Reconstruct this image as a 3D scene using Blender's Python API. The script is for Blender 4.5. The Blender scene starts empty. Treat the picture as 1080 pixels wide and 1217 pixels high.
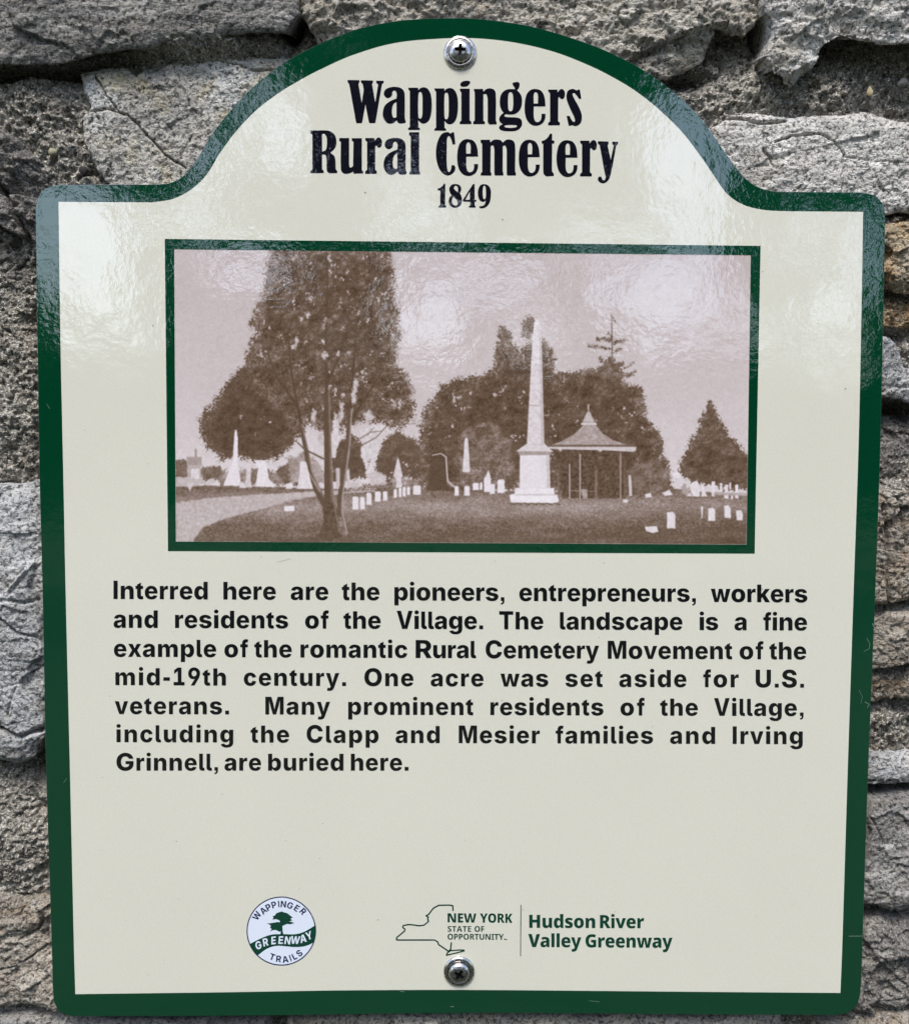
import bpy, bmesh, math, random
import numpy as np
from mathutils import Vector, Matrix
from mathutils.geometry import delaunay_2d_cdt

scene = bpy.context.scene
C = scene.collection
R = math.radians

# ---------------------------------------------------------------- camera, sky, sun, exposure
PW, PH, FPX = 1080.0, 1217.0, 1080.0
CAM = Vector((-0.0118, -0.4948, 0.0820))
ROT = (-0.0569, 0.0059, -0.0151)              # tilt, roll, turn

def rot(a, ax):
    return Matrix.Rotation(a, 3, 'XYZ'[ax])
CM = rot(ROT[2], 2) @ rot(math.pi / 2 + ROT[0], 0) @ rot(ROT[1], 1)
cam_data = bpy.data.cameras.new('camera')
cam = bpy.data.objects.new('camera', cam_data)
C.objects.link(cam)
cam.matrix_world = Matrix.Translation(CAM) @ CM.to_4x4()
cam_data.sensor_fit = 'VERTICAL'
cam_data.sensor_height = 36.0
cam_data.lens = 36.0 * FPX / PH
cam_data.clip_start = 0.01
cam_data.clip_end = 3000
scene.camera = cam

SUN_EL, SUN_AZ = R(58), R(14)                 # height, and bearing to the left of straight behind the camera
world = bpy.data.worlds.new('World')
scene.world = world
world.use_nodes = True
wn = world.node_tree.nodes; wl = world.node_tree.links
wn.clear()
sky = wn.new('ShaderNodeTexSky'); sky.sky_type = 'NISHITA'; sky.sun_disc = False
sky.sun_elevation = SUN_EL; sky.sun_rotation = R(180) + SUN_AZ
sky.air_density = 1.0; sky.dust_density = 2.2; sky.ozone_density = 1.0
bg = wn.new('ShaderNodeBackground'); bg.inputs['Strength'].default_value = 0.15
wo = wn.new('ShaderNodeOutputWorld')
wl.new(sky.outputs[0], bg.inputs[0]); wl.new(bg.outputs[0], wo.inputs[0])
sun_data = bpy.data.lights.new('sun', 'SUN')
sun_data.energy = 1.3; sun_data.angle = R(14); sun_data.color = (1.0, 0.985, 0.96)
sun = bpy.data.objects.new('sun', sun_data); C.objects.link(sun)
sd = Vector((-math.sin(SUN_AZ) * math.cos(SUN_EL), -math.cos(SUN_AZ) * math.cos(SUN_EL), math.sin(SUN_EL)))
sun.rotation_euler = sd.to_track_quat('Z', 'Y').to_euler()
scene.view_settings.view_transform = 'Standard'
scene.view_settings.look = 'None'
scene.view_settings.exposure = 1.0
scene.view_settings.gamma = 1.0

# ---------------------------------------------------------------- helpers
_cm = np.array(CM, np.float64)
def at(xy, Y=0.0):
    """points seen at photo positions xy, lying on the upright plane y = Y -> array of (x, z)"""
    a = np.atleast_2d(np.asarray(xy, np.float64))
    d = np.stack([(a[:, 0] - PW / 2) / FPX, -(a[:, 1] - PH / 2) / FPX, -np.ones(len(a))], 1) @ _cm.T
    t = (Y - CAM[1]) / d[:, 1]
    return np.stack([CAM[0] + d[:, 0] * t, CAM[2] + d[:, 2] * t], 1)

def empty(name, loc, label=None, cat=None, group=None, kind=None, parent=None):
    o = bpy.data.objects.new(name, None); C.objects.link(o); o.location = loc
    o.empty_display_size = 0.02
    if label: o['label'] = label
    if cat: o['category'] = cat
    if group: o['group'] = group
    if kind: o['kind'] = kind
    if parent: o.parent = parent
    return o

def mesh_obj(name, V, F, mat, parent=None, smooth=False, kind=None, label=None):
    me = bpy.data.meshes.new(name)
    V = np.asarray(V, np.float32)
    if isinstance(F, np.ndarray):
        n, k = F.shape
        me.vertices.add(len(V)); me.vertices.foreach_set('co', V.ravel())
        me.loops.add(n * k); me.loops.foreach_set('vertex_index', F.astype(np.int32).ravel())
        me.polygons.add(n); me.polygons.foreach_set('loop_start', np.arange(0, n * k, k, dtype=np.int32))
        me.update(calc_edges=True)
    else:
        me.from_pydata([tuple(map(float, v)) for v in V], [], [tuple(f) for f in F]); me.update()
    if smooth: me.polygons.foreach_set('use_smooth', np.ones(len(me.polygons), bool))
    me.materials.append(mat)
    o = bpy.data.objects.new(name, me); C.objects.link(o)
    if parent:
        o.parent = parent
        o.matrix_parent_inverse = Matrix.Translation(parent.location).inverted()
    if kind: o['kind'] = kind
    if label: o['label'] = label
    return o

def spline(P, n=6):
    """closed outline: P is a list of (x, y) corners and (x, y, 1) smooth points"""
    out = []; N = len(P)
    for i in range(N):
        p0, p1, p2, p3 = P[i - 1], P[i], P[(i + 1) % N], P[(i + 2) % N]
        a = np.array(p1[:2], float); b = np.array(p2[:2], float)
        s1 = len(p1) > 2; s2 = len(p2) > 2
        out.append(a)
        if not (s1 or s2): continue
        L = np.linalg.norm(b - a)
        def tan(q0, q1, q2):
            q0, q1, q2 = (np.array(q[:2], float) for q in (q0, q1, q2))
            d = q2 - q0; m = np.linalg.norm(d)
            return d / m if m > 1e-9 else d
        m1 = tan(p0, p1, p2) * L if s1 else (b - a)
        m2 = tan(p1, p2, p3) * L if s2 else (b - a)
        for k in range(1, n):
            t = k / n; t2 = t * t; t3 = t2 * t
            out.append((2 * t3 - 3 * t2 + 1) * a + (t3 - 2 * t2 + t) * m1 + (-2 * t3 + 3 * t2) * b + (t3 - t2) * m2)
    return np.array(out)

def winding(pts, loops):
    w = np.zeros(len(pts), int)
    x, y = pts[:, 0], pts[:, 1]
    for L in loops:
        x0, y0 = L[:, 0], L[:, 1]; x1, y1 = np.roll(x0, -1), np.roll(y0, -1)
        for i in range(len(L)):
            cr = (x1[i] - x0[i]) * (y - y0[i]) - (x - x0[i]) * (y1[i] - y0[i])
            w += ((y0[i] <= y) & (y1[i] > y) & (cr > 0)).astype(int) - ((y0[i] > y) & (y1[i] <= y) & (cr < 0)).astype(int)
    return w

def area2(L):
    return float(np.sum(L[:, 0] * np.roll(L[:, 1], -1) - np.roll(L[:, 0], -1) * L[:, 1]))

def fill(loops):
    """triangles of the inside (non-zero winding) of closed loops -> verts (n,2), faces"""
    vs, es = [], []
    for L in loops:
        b = len(vs); vs += [Vector((float(p[0]), float(p[1]))) for p in L]
        es += [(b + i, b + (i + 1) % len(L)) for i in range(len(L))]
    v, _, f, _, _, _ = delaunay_2d_cdt(vs, es, [], 0, 1e-6)
    v = np.array([(p.x, p.y) for p in v]); f = np.array([t for t in f if len(t) == 3], int)
    cen = v[f].mean(1)
    return v, f[winding(cen, loops) != 0]

def layer(name, shapes, mat, parent, y, label=None):
    """one flat printed layer; shapes = list of (verts px, tris)"""
    V, F, b = [], [], 0
    for v, f in shapes:
        V.append(v); F.append(f + b); b += len(v)
    V = np.concatenate(V); F = np.concatenate(F)
    xz = at(V)
    P = np.stack([xz[:, 0], np.full(len(xz), y), xz[:, 1]], 1)
    # all faces look towards -y
    a, bb, c = P[F[:, 0]], P[F[:, 1]], P[F[:, 2]]
    n = np.cross(bb - a, c - a)[:, 1]
    F = np.where((n > 0)[:, None], F[:, ::-1], F)
    return mesh_obj(name, P, F, mat, parent, label=label)

def stroke_shape(P, w, closed=False):
    """a drawn line of width w (px) as ribbons with round-ish joints"""
    P = [np.array(p, float) for p in P]; loops = []
    seg = list(zip(P, P[1:] + ([P[0]] if closed else [])))
    for a, b in seg:
        d = b - a; L = np.linalg.norm(d)
        if L < 1e-6: continue
        n = np.array([-d[1], d[0]]) / L * w / 2
        q = np.array([a - n, b - n, b + n, a + n])
        loops.append(q if area2(q) > 0 else q[::-1])
    for p in P:
        k = np.array([[p[0] + w / 2 * math.cos(t), p[1] + w / 2 * math.sin(t)] for t in np.arange(8) * math.pi / 4])
        loops.append(k)
    return fill(loops)
# ---------------------------------------------------------------- numpy noise
def _lat(ix, iy, seed):
    h = (ix.astype(np.int64) * 374761393 + iy.astype(np.int64) * 668265263 + seed * 974634777) & 0xFFFFFFFF
    h = ((h ^ (h >> 13)) * 1274126177) & 0xFFFFFFFF
    h = (h ^ (h >> 16)) & 0xFFFFFF
    return h.astype(np.float32) / np.float32(0xFFFFFF)

def vnoise(x, y, seed=0):
    """smooth value noise in 0..1"""
    ix = np.floor(x); iy = np.floor(y)
    fx = (x - ix).astype(np.float32); fy = (y - iy).astype(np.float32)
    fx = fx * fx * (3 - 2 * fx); fy = fy * fy * (3 - 2 * fy)
    ix = ix.astype(np.int64); iy = iy.astype(np.int64)
    a = _lat(ix, iy, seed); b = _lat(ix + 1, iy, seed)
    c = _lat(ix, iy + 1, seed); d = _lat(ix + 1, iy + 1, seed)
    return (a + (b - a) * fx) * (1 - fy) + (c + (d - c) * fx) * fy

def fbm(x, y, octs=4, seed=0, gain=0.5):
    s = 0; a = 1.0; t = 0
    for o in range(octs):
        s = s + a * vnoise(x * 2 ** o + 17.3 * o, y * 2 ** o - 9.1 * o, seed + o * 31)
        t += a; a *= gain
    return s / t - 0.5                       # about -0.35..0.35

def ridged(x, y, octs=4, seed=0):
    s = 0; a = 1.0; t = 0
    for o in range(octs):
        v = 1 - np.abs(2 * vnoise(x * 2 ** o + 5.1 * o, y * 2 ** o + 3.7 * o, seed + 57 * o) - 1)
        s = s + a * v * v; t += a; a *= 0.5
    return s / t

def facets(x, y, seed=0):
    """broken-rock planes: every cell a plane of its own tilt (0 mean), and the distance to the cell's rim"""
    ix = np.floor(x).astype(np.int64); iy = np.floor(y).astype(np.int64)
    best = np.full(x.shape, 9.0, np.float32); second = best.copy(); val = np.zeros(x.shape, np.float32)
    for ox in (-1, 0, 1):
        for oy in (-1, 0, 1):
            cx = ix + ox; cy = iy + oy
            px_ = cx + _lat(cx, cy, seed); py_ = cy + _lat(cx, cy, seed + 7)
            dx = (x - px_).astype(np.float32); dy = (y - py_).astype(np.float32)
            d = np.sqrt(dx * dx + dy * dy)
            h = (_lat(cx, cy, seed + 11) - .5) + dx * (_lat(cx, cy, seed + 13) - .5) * 1.6 + dy * (_lat(cx, cy, seed + 19) - .5) * 1.6
            n = d < best
            second = np.where(n, best, np.minimum(second, d))
            val = np.where(n, h, val); best = np.where(n, d, best)
    return val, second - best

def poly_sdf(X, Y, P):
    """signed distance to polygon P, negative inside"""
    P = np.asarray(P, np.float32); d = np.full(X.shape, 1e9, np.float32); ins = np.zeros(X.shape, bool)
    n = len(P)
    for i in range(n):
        x0, y0 = P[i]; x1, y1 = P[(i + 1) % n]
        ex, ey = x1 - x0, y1 - y0
        t = np.clip(((X - x0) * ex + (Y - y0) * ey) / (ex * ex + ey * ey + 1e-12), 0, 1)
        d = np.minimum(d, (X - x0 - t * ex) ** 2 + (Y - y0 - t * ey) ** 2)
        if y0 != y1:
            c = ((Y >= y0) != (Y >= y1)) & (X < (x1 - x0) * (Y - y0) / (y1 - y0) + x0)
            ins ^= c
    d = np.sqrt(d)
    return np.where(ins, -d, d)

def line_dist(X, Y, L):
    d = np.full(X.shape, 1e9, np.float32)
    for (x0, y0), (x1, y1) in zip(L[:-1], L[1:]):
        ex, ey = x1 - x0, y1 - y0
        t = np.clip(((X - x0) * ex + (Y - y0) * ey) / (ex * ex + ey * ey + 1e-12), 0, 1)
        d = np.minimum(d, (X - x0 - t * ex) ** 2 + (Y - y0 - t * ey) ** 2)
    return np.sqrt(d)
# ---------------------------------------------------------------- materials
def new_mat(name):
    m = bpy.data.materials.new(name); m.use_nodes = True
    nt = m.node_tree
    return m, nt, nt.nodes['Principled BSDF']

def srgb(c):
    return tuple(((v / 255) / 12.92 if v <= 10 else (((v / 255) + .055) / 1.055) ** 2.4) for v in c)

def nd(nt, t, **kw):
    n = nt.nodes.new(t)
    for k, v in kw.items():
        if hasattr(n, k): setattr(n, k, v)
        else: n.inputs[k].default_value = v
    return n

def ramp(nt, fac, stops, interp='LINEAR'):
    r = nt.nodes.new('ShaderNodeValToRGB'); r.color_ramp.interpolation = interp
    e = r.color_ramp.elements
    while len(e) < len(stops): e.new(.5)
    for q, (p, c) in zip(e, stops):
        q.position = p; q.color = (*c, 1) if len(c) == 3 else c
    nt.links.new(fac, r.inputs[0]); return r.outputs[0]

def noise(nt, vec, scale, detail=4, rough=.55, dist=0.):
    n = nd(nt, 'ShaderNodeTexNoise', Scale=scale, Detail=detail, Roughness=rough, Distortion=dist)
    nt.links.new(vec, n.inputs['Vector']); return n.outputs['Fac']

def mixc(nt, fac, a, b, mode='MIX'):
    m = nt.nodes.new('ShaderNodeMix'); m.data_type = 'RGBA'; m.blend_type = mode
    for s, v in ((m.inputs[0], fac), (m.inputs[6], a), (m.inputs[7], b)):
        if hasattr(v, 'is_linked') or hasattr(v, 'links'): nt.links.new(v, s)
        elif isinstance(v, (int, float)): s.default_value = v
        else: s.default_value = (*v, 1)
    return m.outputs[2]

def mth(nt, op, a, b=None, c=None, clamp=False):
    m = nt.nodes.new('ShaderNodeMath'); m.operation = op; m.use_clamp = clamp
    for s, v in zip(m.inputs, (a, b, c)):
        if v is None: continue
        if isinstance(v, (int, float)): s.default_value = v
        else: nt.links.new(v, s)
    return m.outputs[0]

def pos(nt):
    return nt.nodes.new('ShaderNodeNewGeometry').outputs['Position']

def laminate(nt, b, rough=.55, coat=1.0):
    """glossy laminated film: orange-peel skin and a gently uneven panel"""
    p = pos(nt)
    fine = noise(nt, p, 330, 3, .6)
    mid = noise(nt, p, 120, 2, .5)
    big = noise(nt, p, 22, 2, .5)
    h = mth(nt, 'ADD', mth(nt, 'MULTIPLY', fine, 0.00006), mth(nt, 'ADD', mth(nt, 'MULTIPLY', mid, 0.00009), mth(nt, 'MULTIPLY', big, 0.0005)))
    bu = nd(nt, 'ShaderNodeBump', Strength=1.0, Distance=1.0); nt.links.new(h, bu.inputs['Height'])
    nt.links.new(bu.outputs[0], b.inputs['Coat Normal'])
    b.inputs['Coat Weight'].default_value = coat; b.inputs['Coat IOR'].default_value = 2.05
    b.inputs['Coat Roughness'].default_value = .02
    b.inputs['Roughness'].default_value = rough
    b.inputs['Specular IOR Level'].default_value = .0

def print_mat(name, rgb, grain=.04, blotch=.03, rough=.6):
    m, nt, b = new_mat(name)
    p = pos(nt); c = srgb(rgb)
    g = noise(nt, p, 1500, 2, .7); k = noise(nt, p, 14, 3, .5)
    v = mth(nt, 'ADD', mth(nt, 'MULTIPLY', mth(nt, 'SUBTRACT', g, .5), 2 * grain * 2), mth(nt, 'MULTIPLY', mth(nt, 'SUBTRACT', k, .5), 2 * blotch))
    v = mth(nt, 'ADD', v, 1.0)
    h = nd(nt, 'ShaderNodeVectorMath'); h.operation = 'SCALE'; h.inputs[0].default_value = c; nt.links.new(v, h.inputs['Scale'])
    nt.links.new(h.outputs[0], b.inputs['Base Color'])
    laminate(nt, b, rough)
    return m

M = {}
M['cream'] = print_mat('cream_film', (223, 221, 204), .07, .03)
M['green'] = print_mat('green_ink', (2, 60, 36), .10, .08)
M['black'] = print_mat('black_ink', (12, 12, 14), .15, .05)
M['heading'] = print_mat('heading_ink', (20, 20, 30), .3, .1)
M['navy'] = print_mat('navy_ink', (28, 38, 84), .1, .05)
M['dark_green'] = print_mat('logo_green_ink', (4, 62, 46), .1, .05)
M['pale'] = print_mat('pale_blue_film', (228, 236, 248), .03, .01)

def picture_mat():
    m, nt, b = new_mat('sepia_print')
    a = nd(nt, 'ShaderNodeAttribute', attribute_name='print')
    nt.links.new(a.outputs['Color'], b.inputs['Base Color'])
    laminate(nt, b, .6)
    return m
M['picture'] = picture_mat()

def metal_mat():
    m, nt, b = new_mat('stainless_steel')
    p = pos(nt); g = noise(nt, p, 900, 4, .6)
    nt.links.new(ramp(nt, g, [(.3, (.42, .40, .38)), (.7, (.72, .70, .68))]), b.inputs['Base Color'])
    b.inputs['Metallic'].default_value = 1
    nt.links.new(ramp(nt, g, [(.3, (.16,) * 3), (.7, (.34,) * 3)]), b.inputs['Roughness'])
    bu = nd(nt, 'ShaderNodeBump', Strength=.25, Distance=.0004)
    nt.links.new(noise(nt, p, 500, 3), bu.inputs['Height']); nt.links.new(bu.outputs[0], b.inputs['Normal'])
    return m
M['steel'] = metal_mat()
def plain(name, rgb, rough=.5, metallic=0., spec=.5):
    m, nt, b = new_mat(name)
    p = pos(nt); c = srgb(rgb); g = noise(nt, p, 400, 4, .6)
    nt.links.new(ramp(nt, g, [(.3, tuple(v * .8 for v in c)), (.7, tuple(v * 1.2 for v in c))]), b.inputs['Base Color'])
    b.inputs['Roughness'].default_value = rough; b.inputs['Metallic'].default_value = metallic
    b.inputs['Specular IOR Level'].default_value = spec
    return m
M['edge'] = plain('panel_edge', (120, 124, 128), .4, .5)
M['recess'] = plain('recess_painted_shade', (26, 24, 24), .6, .6)  # shade painted on: recess faces coloured darker than the steel

def rock_mat(name, stops, fleck=(200, 196, 186), dark=(40, 36, 32), stain=(120, 96, 66), stain_amt=.35, grain=1.0, streak=0., fleck_amt=.5, bump=1.0):
    m, nt, b = new_mat(name)
    p = pos(nt)
    mp = nd(nt, 'ShaderNodeMapping'); nt.links.new(p, mp.inputs['Vector'])
    mp.inputs['Scale'].default_value = (1, 1, 1 + 3 * streak); mp.inputs['Rotation'].default_value = (0, R(8), 0)
    v = mp.outputs[0]
    big = noise(nt, v, 22, 6, .62, .4)
    base = ramp(nt, big, [(q, srgb(c)) for q, c in stops])
    st = noise(nt, v, 34, 5, .6, .8)
    sf = ramp(nt, st, [(.50, (0, 0, 0)), (.68, (stain_amt,) * 3)])
    base = mixc(nt, sf, base, srgb(stain))
    # mineral grain at two sizes
    g1 = noise(nt, p, 430 * grain, 3, .6); g2 = noise(nt, p, 760 * grain, 2, .6)
    f1 = ramp(nt, g1, [(.39, (1, 1, 1)), (.46, (0, 0, 0))])
    base = mixc(nt, mth(nt, 'MULTIPLY', f1, .75), base, srgb(dark))
    f2 = ramp(nt, g2, [(.545, (0, 0, 0)), (.60, (1, 1, 1))])
    base = mixc(nt, mth(nt, 'MULTIPLY', f2, fleck_amt), base, srgb(fleck))
    f3 = ramp(nt, noise(nt, p, 900 * grain, 1, .5), [(.34, (1, 1, 1)), (.42, (0, 0, 0))])
    base = mixc(nt, mth(nt, 'MULTIPLY', f3, .55), base, srgb(dark))
    nt.links.new(base, b.inputs['Base Color'])
    b.inputs['Roughness'].default_value = .92; b.inputs['Specular IOR Level'].default_value = .25
    h = mth(nt, 'ADD', mth(nt, 'MULTIPLY', g1, .0020 * bump), mth(nt, 'ADD', mth(nt, 'MULTIPLY', g2, .0012 * bump), mth(nt, 'MULTIPLY', noise(nt, v, 140, 5, .65, .2), .0025 * bump)))
    bu = nd(nt, 'ShaderNodeBump', Strength=1, Distance=1.0); nt.links.new(h, bu.inputs['Height'])
    nt.links.new(bu.outputs[0], b.inputs['Normal'])
    return m

RM = {
 'slate': rock_mat('grey_slate', [(.32, (96, 95, 93)), (.5, (134, 132, 128)), (.68, (172, 169, 162))], stain=(128, 118, 98), stain_amt=.35, streak=.9, fleck_amt=.22, bump=.6),
 'tan': rock_mat('tan_gneiss', [(.32, (138, 132, 120)), (.5, (182, 176, 163)), (.68, (216, 210, 197))], stain=(156, 136, 104), stain_amt=.4, streak=.6, fleck_amt=.5, bump=.8),
 'pale': rock_mat('pale_limestone', [(.32, (166, 163, 156)), (.5, (205, 202, 195)), (.68, (236, 234, 228))], stain=(170, 156, 126), stain_amt=.3, streak=.3, fleck_amt=.5, bump=.8),
 'lichen': rock_mat('mottled_stone', [(.32, (138, 136, 130)), (.5, (176, 173, 164)), (.68, (210, 212, 210))], stain=(182, 168, 122), stain_amt=.65, fleck_amt=.55, bump=.8),
 'blue': rock_mat('blue_grey_stone', [(.32, (126, 127, 128)), (.5, (163, 164, 163)), (.68, (200, 200, 198))], stain=(142, 134, 118), stain_amt=.3, streak=.2, fleck_amt=.4, bump=.7),
 'brown': rock_mat('brown_stone', [(.32, (112, 104, 94)), (.5, (152, 144, 131)), (.68, (190, 182, 168))], stain=(162, 128, 84), stain_amt=.35, streak=.3, fleck_amt=.45),
 'dark': rock_mat('dark_stone', [(.32, (92, 88, 84)), (.5, (126, 122, 116)), (.68, (158, 154, 146))], stain=(134, 118, 92), stain_amt=.3, fleck_amt=.4),
 'ochre': rock_mat('ochre_stone', [(.32, (120, 106, 84)), (.5, (166, 150, 122)), (.68, (192, 182, 162))], stain=(190, 142, 76), stain_amt=.6),
}
RM['mortar'] = rock_mat('sandy_mortar', [(.3, (124, 119, 109)), (.5, (150, 145, 134)), (.7, (174, 169, 158))], fleck=(226, 222, 210), dark=(50, 46, 40), stain_amt=.2, fleck_amt=.85, bump=1.5)
# ---------------------------------------------------------------- ground
GZ = -1.42
def ground():
    m, nt, b = new_mat('rough_grass_and_earth')
    p = pos(nt)
    nt.links.new(ramp(nt, noise(nt, p, 3, 8, .65), [(.35, (.022, .03, .012)), (.5, (.032, .04, .018)), (.65, (.045, .042, .03))]), b.inputs['Base Color'])
    b.inputs['Roughness'].default_value = .95
    bu = nd(nt, 'ShaderNodeBump', Strength=1, Distance=.03); nt.links.new(noise(nt, p, 30, 6, .7), bu.inputs['Height']); nt.links.new(bu.outputs[0], b.inputs['Normal'])
    n = 60; L = 400.0
    s = np.linspace(-1, 1, n); s = np.sign(s) * np.abs(s) ** 3 * L
    X, Y = np.meshgrid(s, s)
    Z = GZ + .05 * fbm(X / 2.5, Y / 2.5, 3, 3)
    i = np.arange(n * n).reshape(n, n)
    F = np.stack([i[:-1, :-1], i[:-1, 1:], i[1:, 1:], i[1:, :-1]], -1).reshape(-1, 4)
    mesh_obj('ground', np.stack([X.ravel(), Y.ravel(), Z.ravel()], 1), F, m, smooth=True, kind='structure')
ground()

# ---------------------------------------------------------------- the outline of the panel (photo positions, used for the sign and to keep the wall clear of it)
OUTLINE = [(43.2, 262), (43.6, 245, 1), (50, 228, 1), (66, 220.5, 1), (84, 220), (186, 219.6), (203, 217.5, 1), (220, 208, 1), (234, 190, 1), (250, 163, 1), (273, 133, 1), (297, 107, 1), (327, 82.5, 1),
           (360, 62, 1), (418, 37, 1), (470, 25.5, 1), (523, 22, 1), (573, 23.2, 1), (632, 32, 1), (682, 46.5, 1), (725, 63, 1), (768, 86, 1), (803, 112, 1), (833, 142, 1), (858, 177, 1), (880, 207, 1), (897, 221, 1),
           (918, 227.6, 1), (935, 228.2), (1022, 229), (1040, 233.5, 1), (1049.5, 246, 1), (1051, 262), (1048.8, 372, 1), (1045.3, 529, 1), (1039.5, 700, 1), (1031, 912, 1), (1024, 1125, 1), (1022.4, 1172), (1019, 1190, 1), (1009, 1202, 1), (992, 1206),
           (800, 1205, 1), (560, 1203.6, 1), (280, 1206.8, 1), (86, 1207.5), (73, 1203, 1), (65.5, 1192, 1), (63.4, 1176), (62.2, 1125, 1), (55.4, 912, 1), (51.2, 700, 1), (47.8, 569, 1), (45.2, 405, 1)]
SIGN_XZ = at(spline(OUTLINE, 3))

# ---------------------------------------------------------------- stone wall
wall = empty('stone_wall', (0, .04, GZ), 'old rubble stone wall of grey and tan stones in rough sandy mortar', 'wall')
WY = 0.012
_c = at([(0, 0), (PW, 0), (PW, PH), (0, PH)], WY)
FX0, FX1, FZ0, FZ1 = _c[:, 0].min(), _c[:, 0].max(), _c[:, 1].min(), _c[:, 1].max()

def axis(lo, hi, a, b, fine, coarse=.012):
    out = [min(max(lo, a), hi)]
    p = out[0]
    while p < min(hi, b): p += fine; out.append(p)
    st = fine
    while p < hi: st = min(coarse, st * 1.25); p += st; out.append(p)
    p = out[0]; st = fine; pre = []
    while p > lo: st = min(coarse, st * 1.25); p -= st; pre.append(p)
    return np.array(pre[::-1] + out)

def grid_mesh(name, X, Z, Y, keep, mat, parent, **kw):
    nz, nx = X.shape
    i = np.arange(nx * nz).reshape(nz, nx)
    F = np.stack([i[:-1, :-1], i[:-1, 1:], i[1:, 1:], i[1:, :-1]], -1).reshape(-1, 4)
    k = keep.ravel()[F].any(1)
    F = F[k]
    used = np.unique(F); re = np.full(nx * nz, -1); re[used] = np.arange(len(used))
    V = np.stack([X.ravel(), Y.ravel(), Z.ravel()], 1)[used]
    return mesh_obj(name, V, re[F], mat, parent, smooth=True, **kw)

def clear_of_sign(X, Z, Y):
    s = poly_sdf(X, Z, SIGN_XZ)
    lim = np.where(s < .003, .0048, -1.0)
    return np.maximum(Y, lim), s

FINE = 0.00062
def stone(outline, mat, y=.010, tilt=(0, 0), relief=.004, fs=.035, rough=.0012, edge=.006, warp=.005, strata=0., cracks=(), seed=1, px=True, back=.045, fine=FINE, label=None, crown=0., ledge=()):
    """one stone of the wall: outline in photo positions (or metres when px is False); y = depth of its face"""
    P = at(outline, y) if px else np.array(outline, float)
    x0, z0 = P.min(0) - .012; x1, z1 = P.max(0) + .012
    xs = axis(x0, x1, FX0 - .004, FX1 + .004, fine) if px else np.arange(x0, x1, fine)
    zs = axis(z0, z1, FZ0 - .004, FZ1 + .004, fine) if px else np.arange(z0, z1, fine)
    X, Z = np.meshgrid(xs, zs); X = X.astype(np.float32); Z = Z.astype(np.float32)
    wx = X + warp * 2 * fbm(X / .03, Z / .03, 4, seed) + warp * .5 * fbm(X / .006, Z / .006, 2, seed + 4)
    wz = Z + warp * 2 * fbm(X / .03 + 9, Z / .03, 4, seed + 1) + warp * .5 * fbm(X / .006 + 7, Z / .006, 2, seed + 5)
    d = -poly_sdf(wx, wz, P)                       # positive inside
    cx, cz = P.mean(0)
    fv, fr = facets(X / fs + .3 * fbm(X / .02, Z / .02, 2, seed), Z / fs * 1.3, seed + 2)
    fv2, _ = facets(X / fs * 3.1 + .5 * fbm(X / .008, Z / .008, 2, seed), Z / fs * 3.7, seed + 3)
    h = relief * (1.0 * fv + .38 * fv2) + relief * 1.2 * fbm(X / .045, Z / .03, 3, seed + 6)
    h = h + rough * (1.1 * fbm(X / .007, Z / .006, 4, seed + 7, .6)) + rough * .9 * facets(X / .0085 + .6 * fbm(X / .01, Z / .01, 2, seed), Z / .006, seed + 8)[0]
    h = h + rough * .9 * (vnoise(X / .0017, Z / .0017, seed + 15) - .5)
    if strata:
        a = Z / .0075 + 2.2 * fbm(X / .07, Z / .03, 3, seed + 9)
        h = h + strata * (np.abs((a % 1) - .35) * 1.4 - .35) * (.4 + vnoise(X / .03, Z / .01, seed + 10))
    h = h + (X - cx) * tilt[0] + (Z - cz) * tilt[1]
    for ck in cracks:
        L = at(ck[0], y); cd = line_dist(X + .0014 * fbm(X / .004, Z / .004, 3, seed + 11), Z + .0014 * fbm(X / .004 + 3, Z / .004, 3, seed + 12), L)
        h = h - ck[2] * np.exp(-(cd / ck[1]) ** 2)
    for (lz, dep, wid) in ledge: h = h - dep / (1 + np.exp((Z - at([(0, lz)], y)[0, 1] - .004 * fbm(X / .02, Z / .02, 2, seed + 13)) / wid))
    prof = 1 - np.exp(-np.clip(d, 0, None) / edge)
    face = y - h
    bk = back
    Y = np.where(d > 0, face * prof + (face + edge * 1.2) * (1 - prof), face + edge * 1.2 + np.clip(-d, 0, None) * 24)
    Y = np.minimum(Y, bk)
    # the underside is undercut: it slants up as it goes back
    gz, gx = np.gradient(d, zs, xs)
    up = np.clip(gz / (np.hypot(gx, gz) + 1e-6), 0, 1) * (d < .001)
    Z = Z + .62 * np.clip(Y - (y + .002), 0, None) * up
    Y, s = clear_of_sign(X, Z, Y)
    keep = (d > -.0035) & (s > -.014)
    if not keep.any(): return None
    return grid_mesh('stone', X, Z, Y, keep, RM[mat] if isinstance(mat, str) else mat, wall, label=label)

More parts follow.
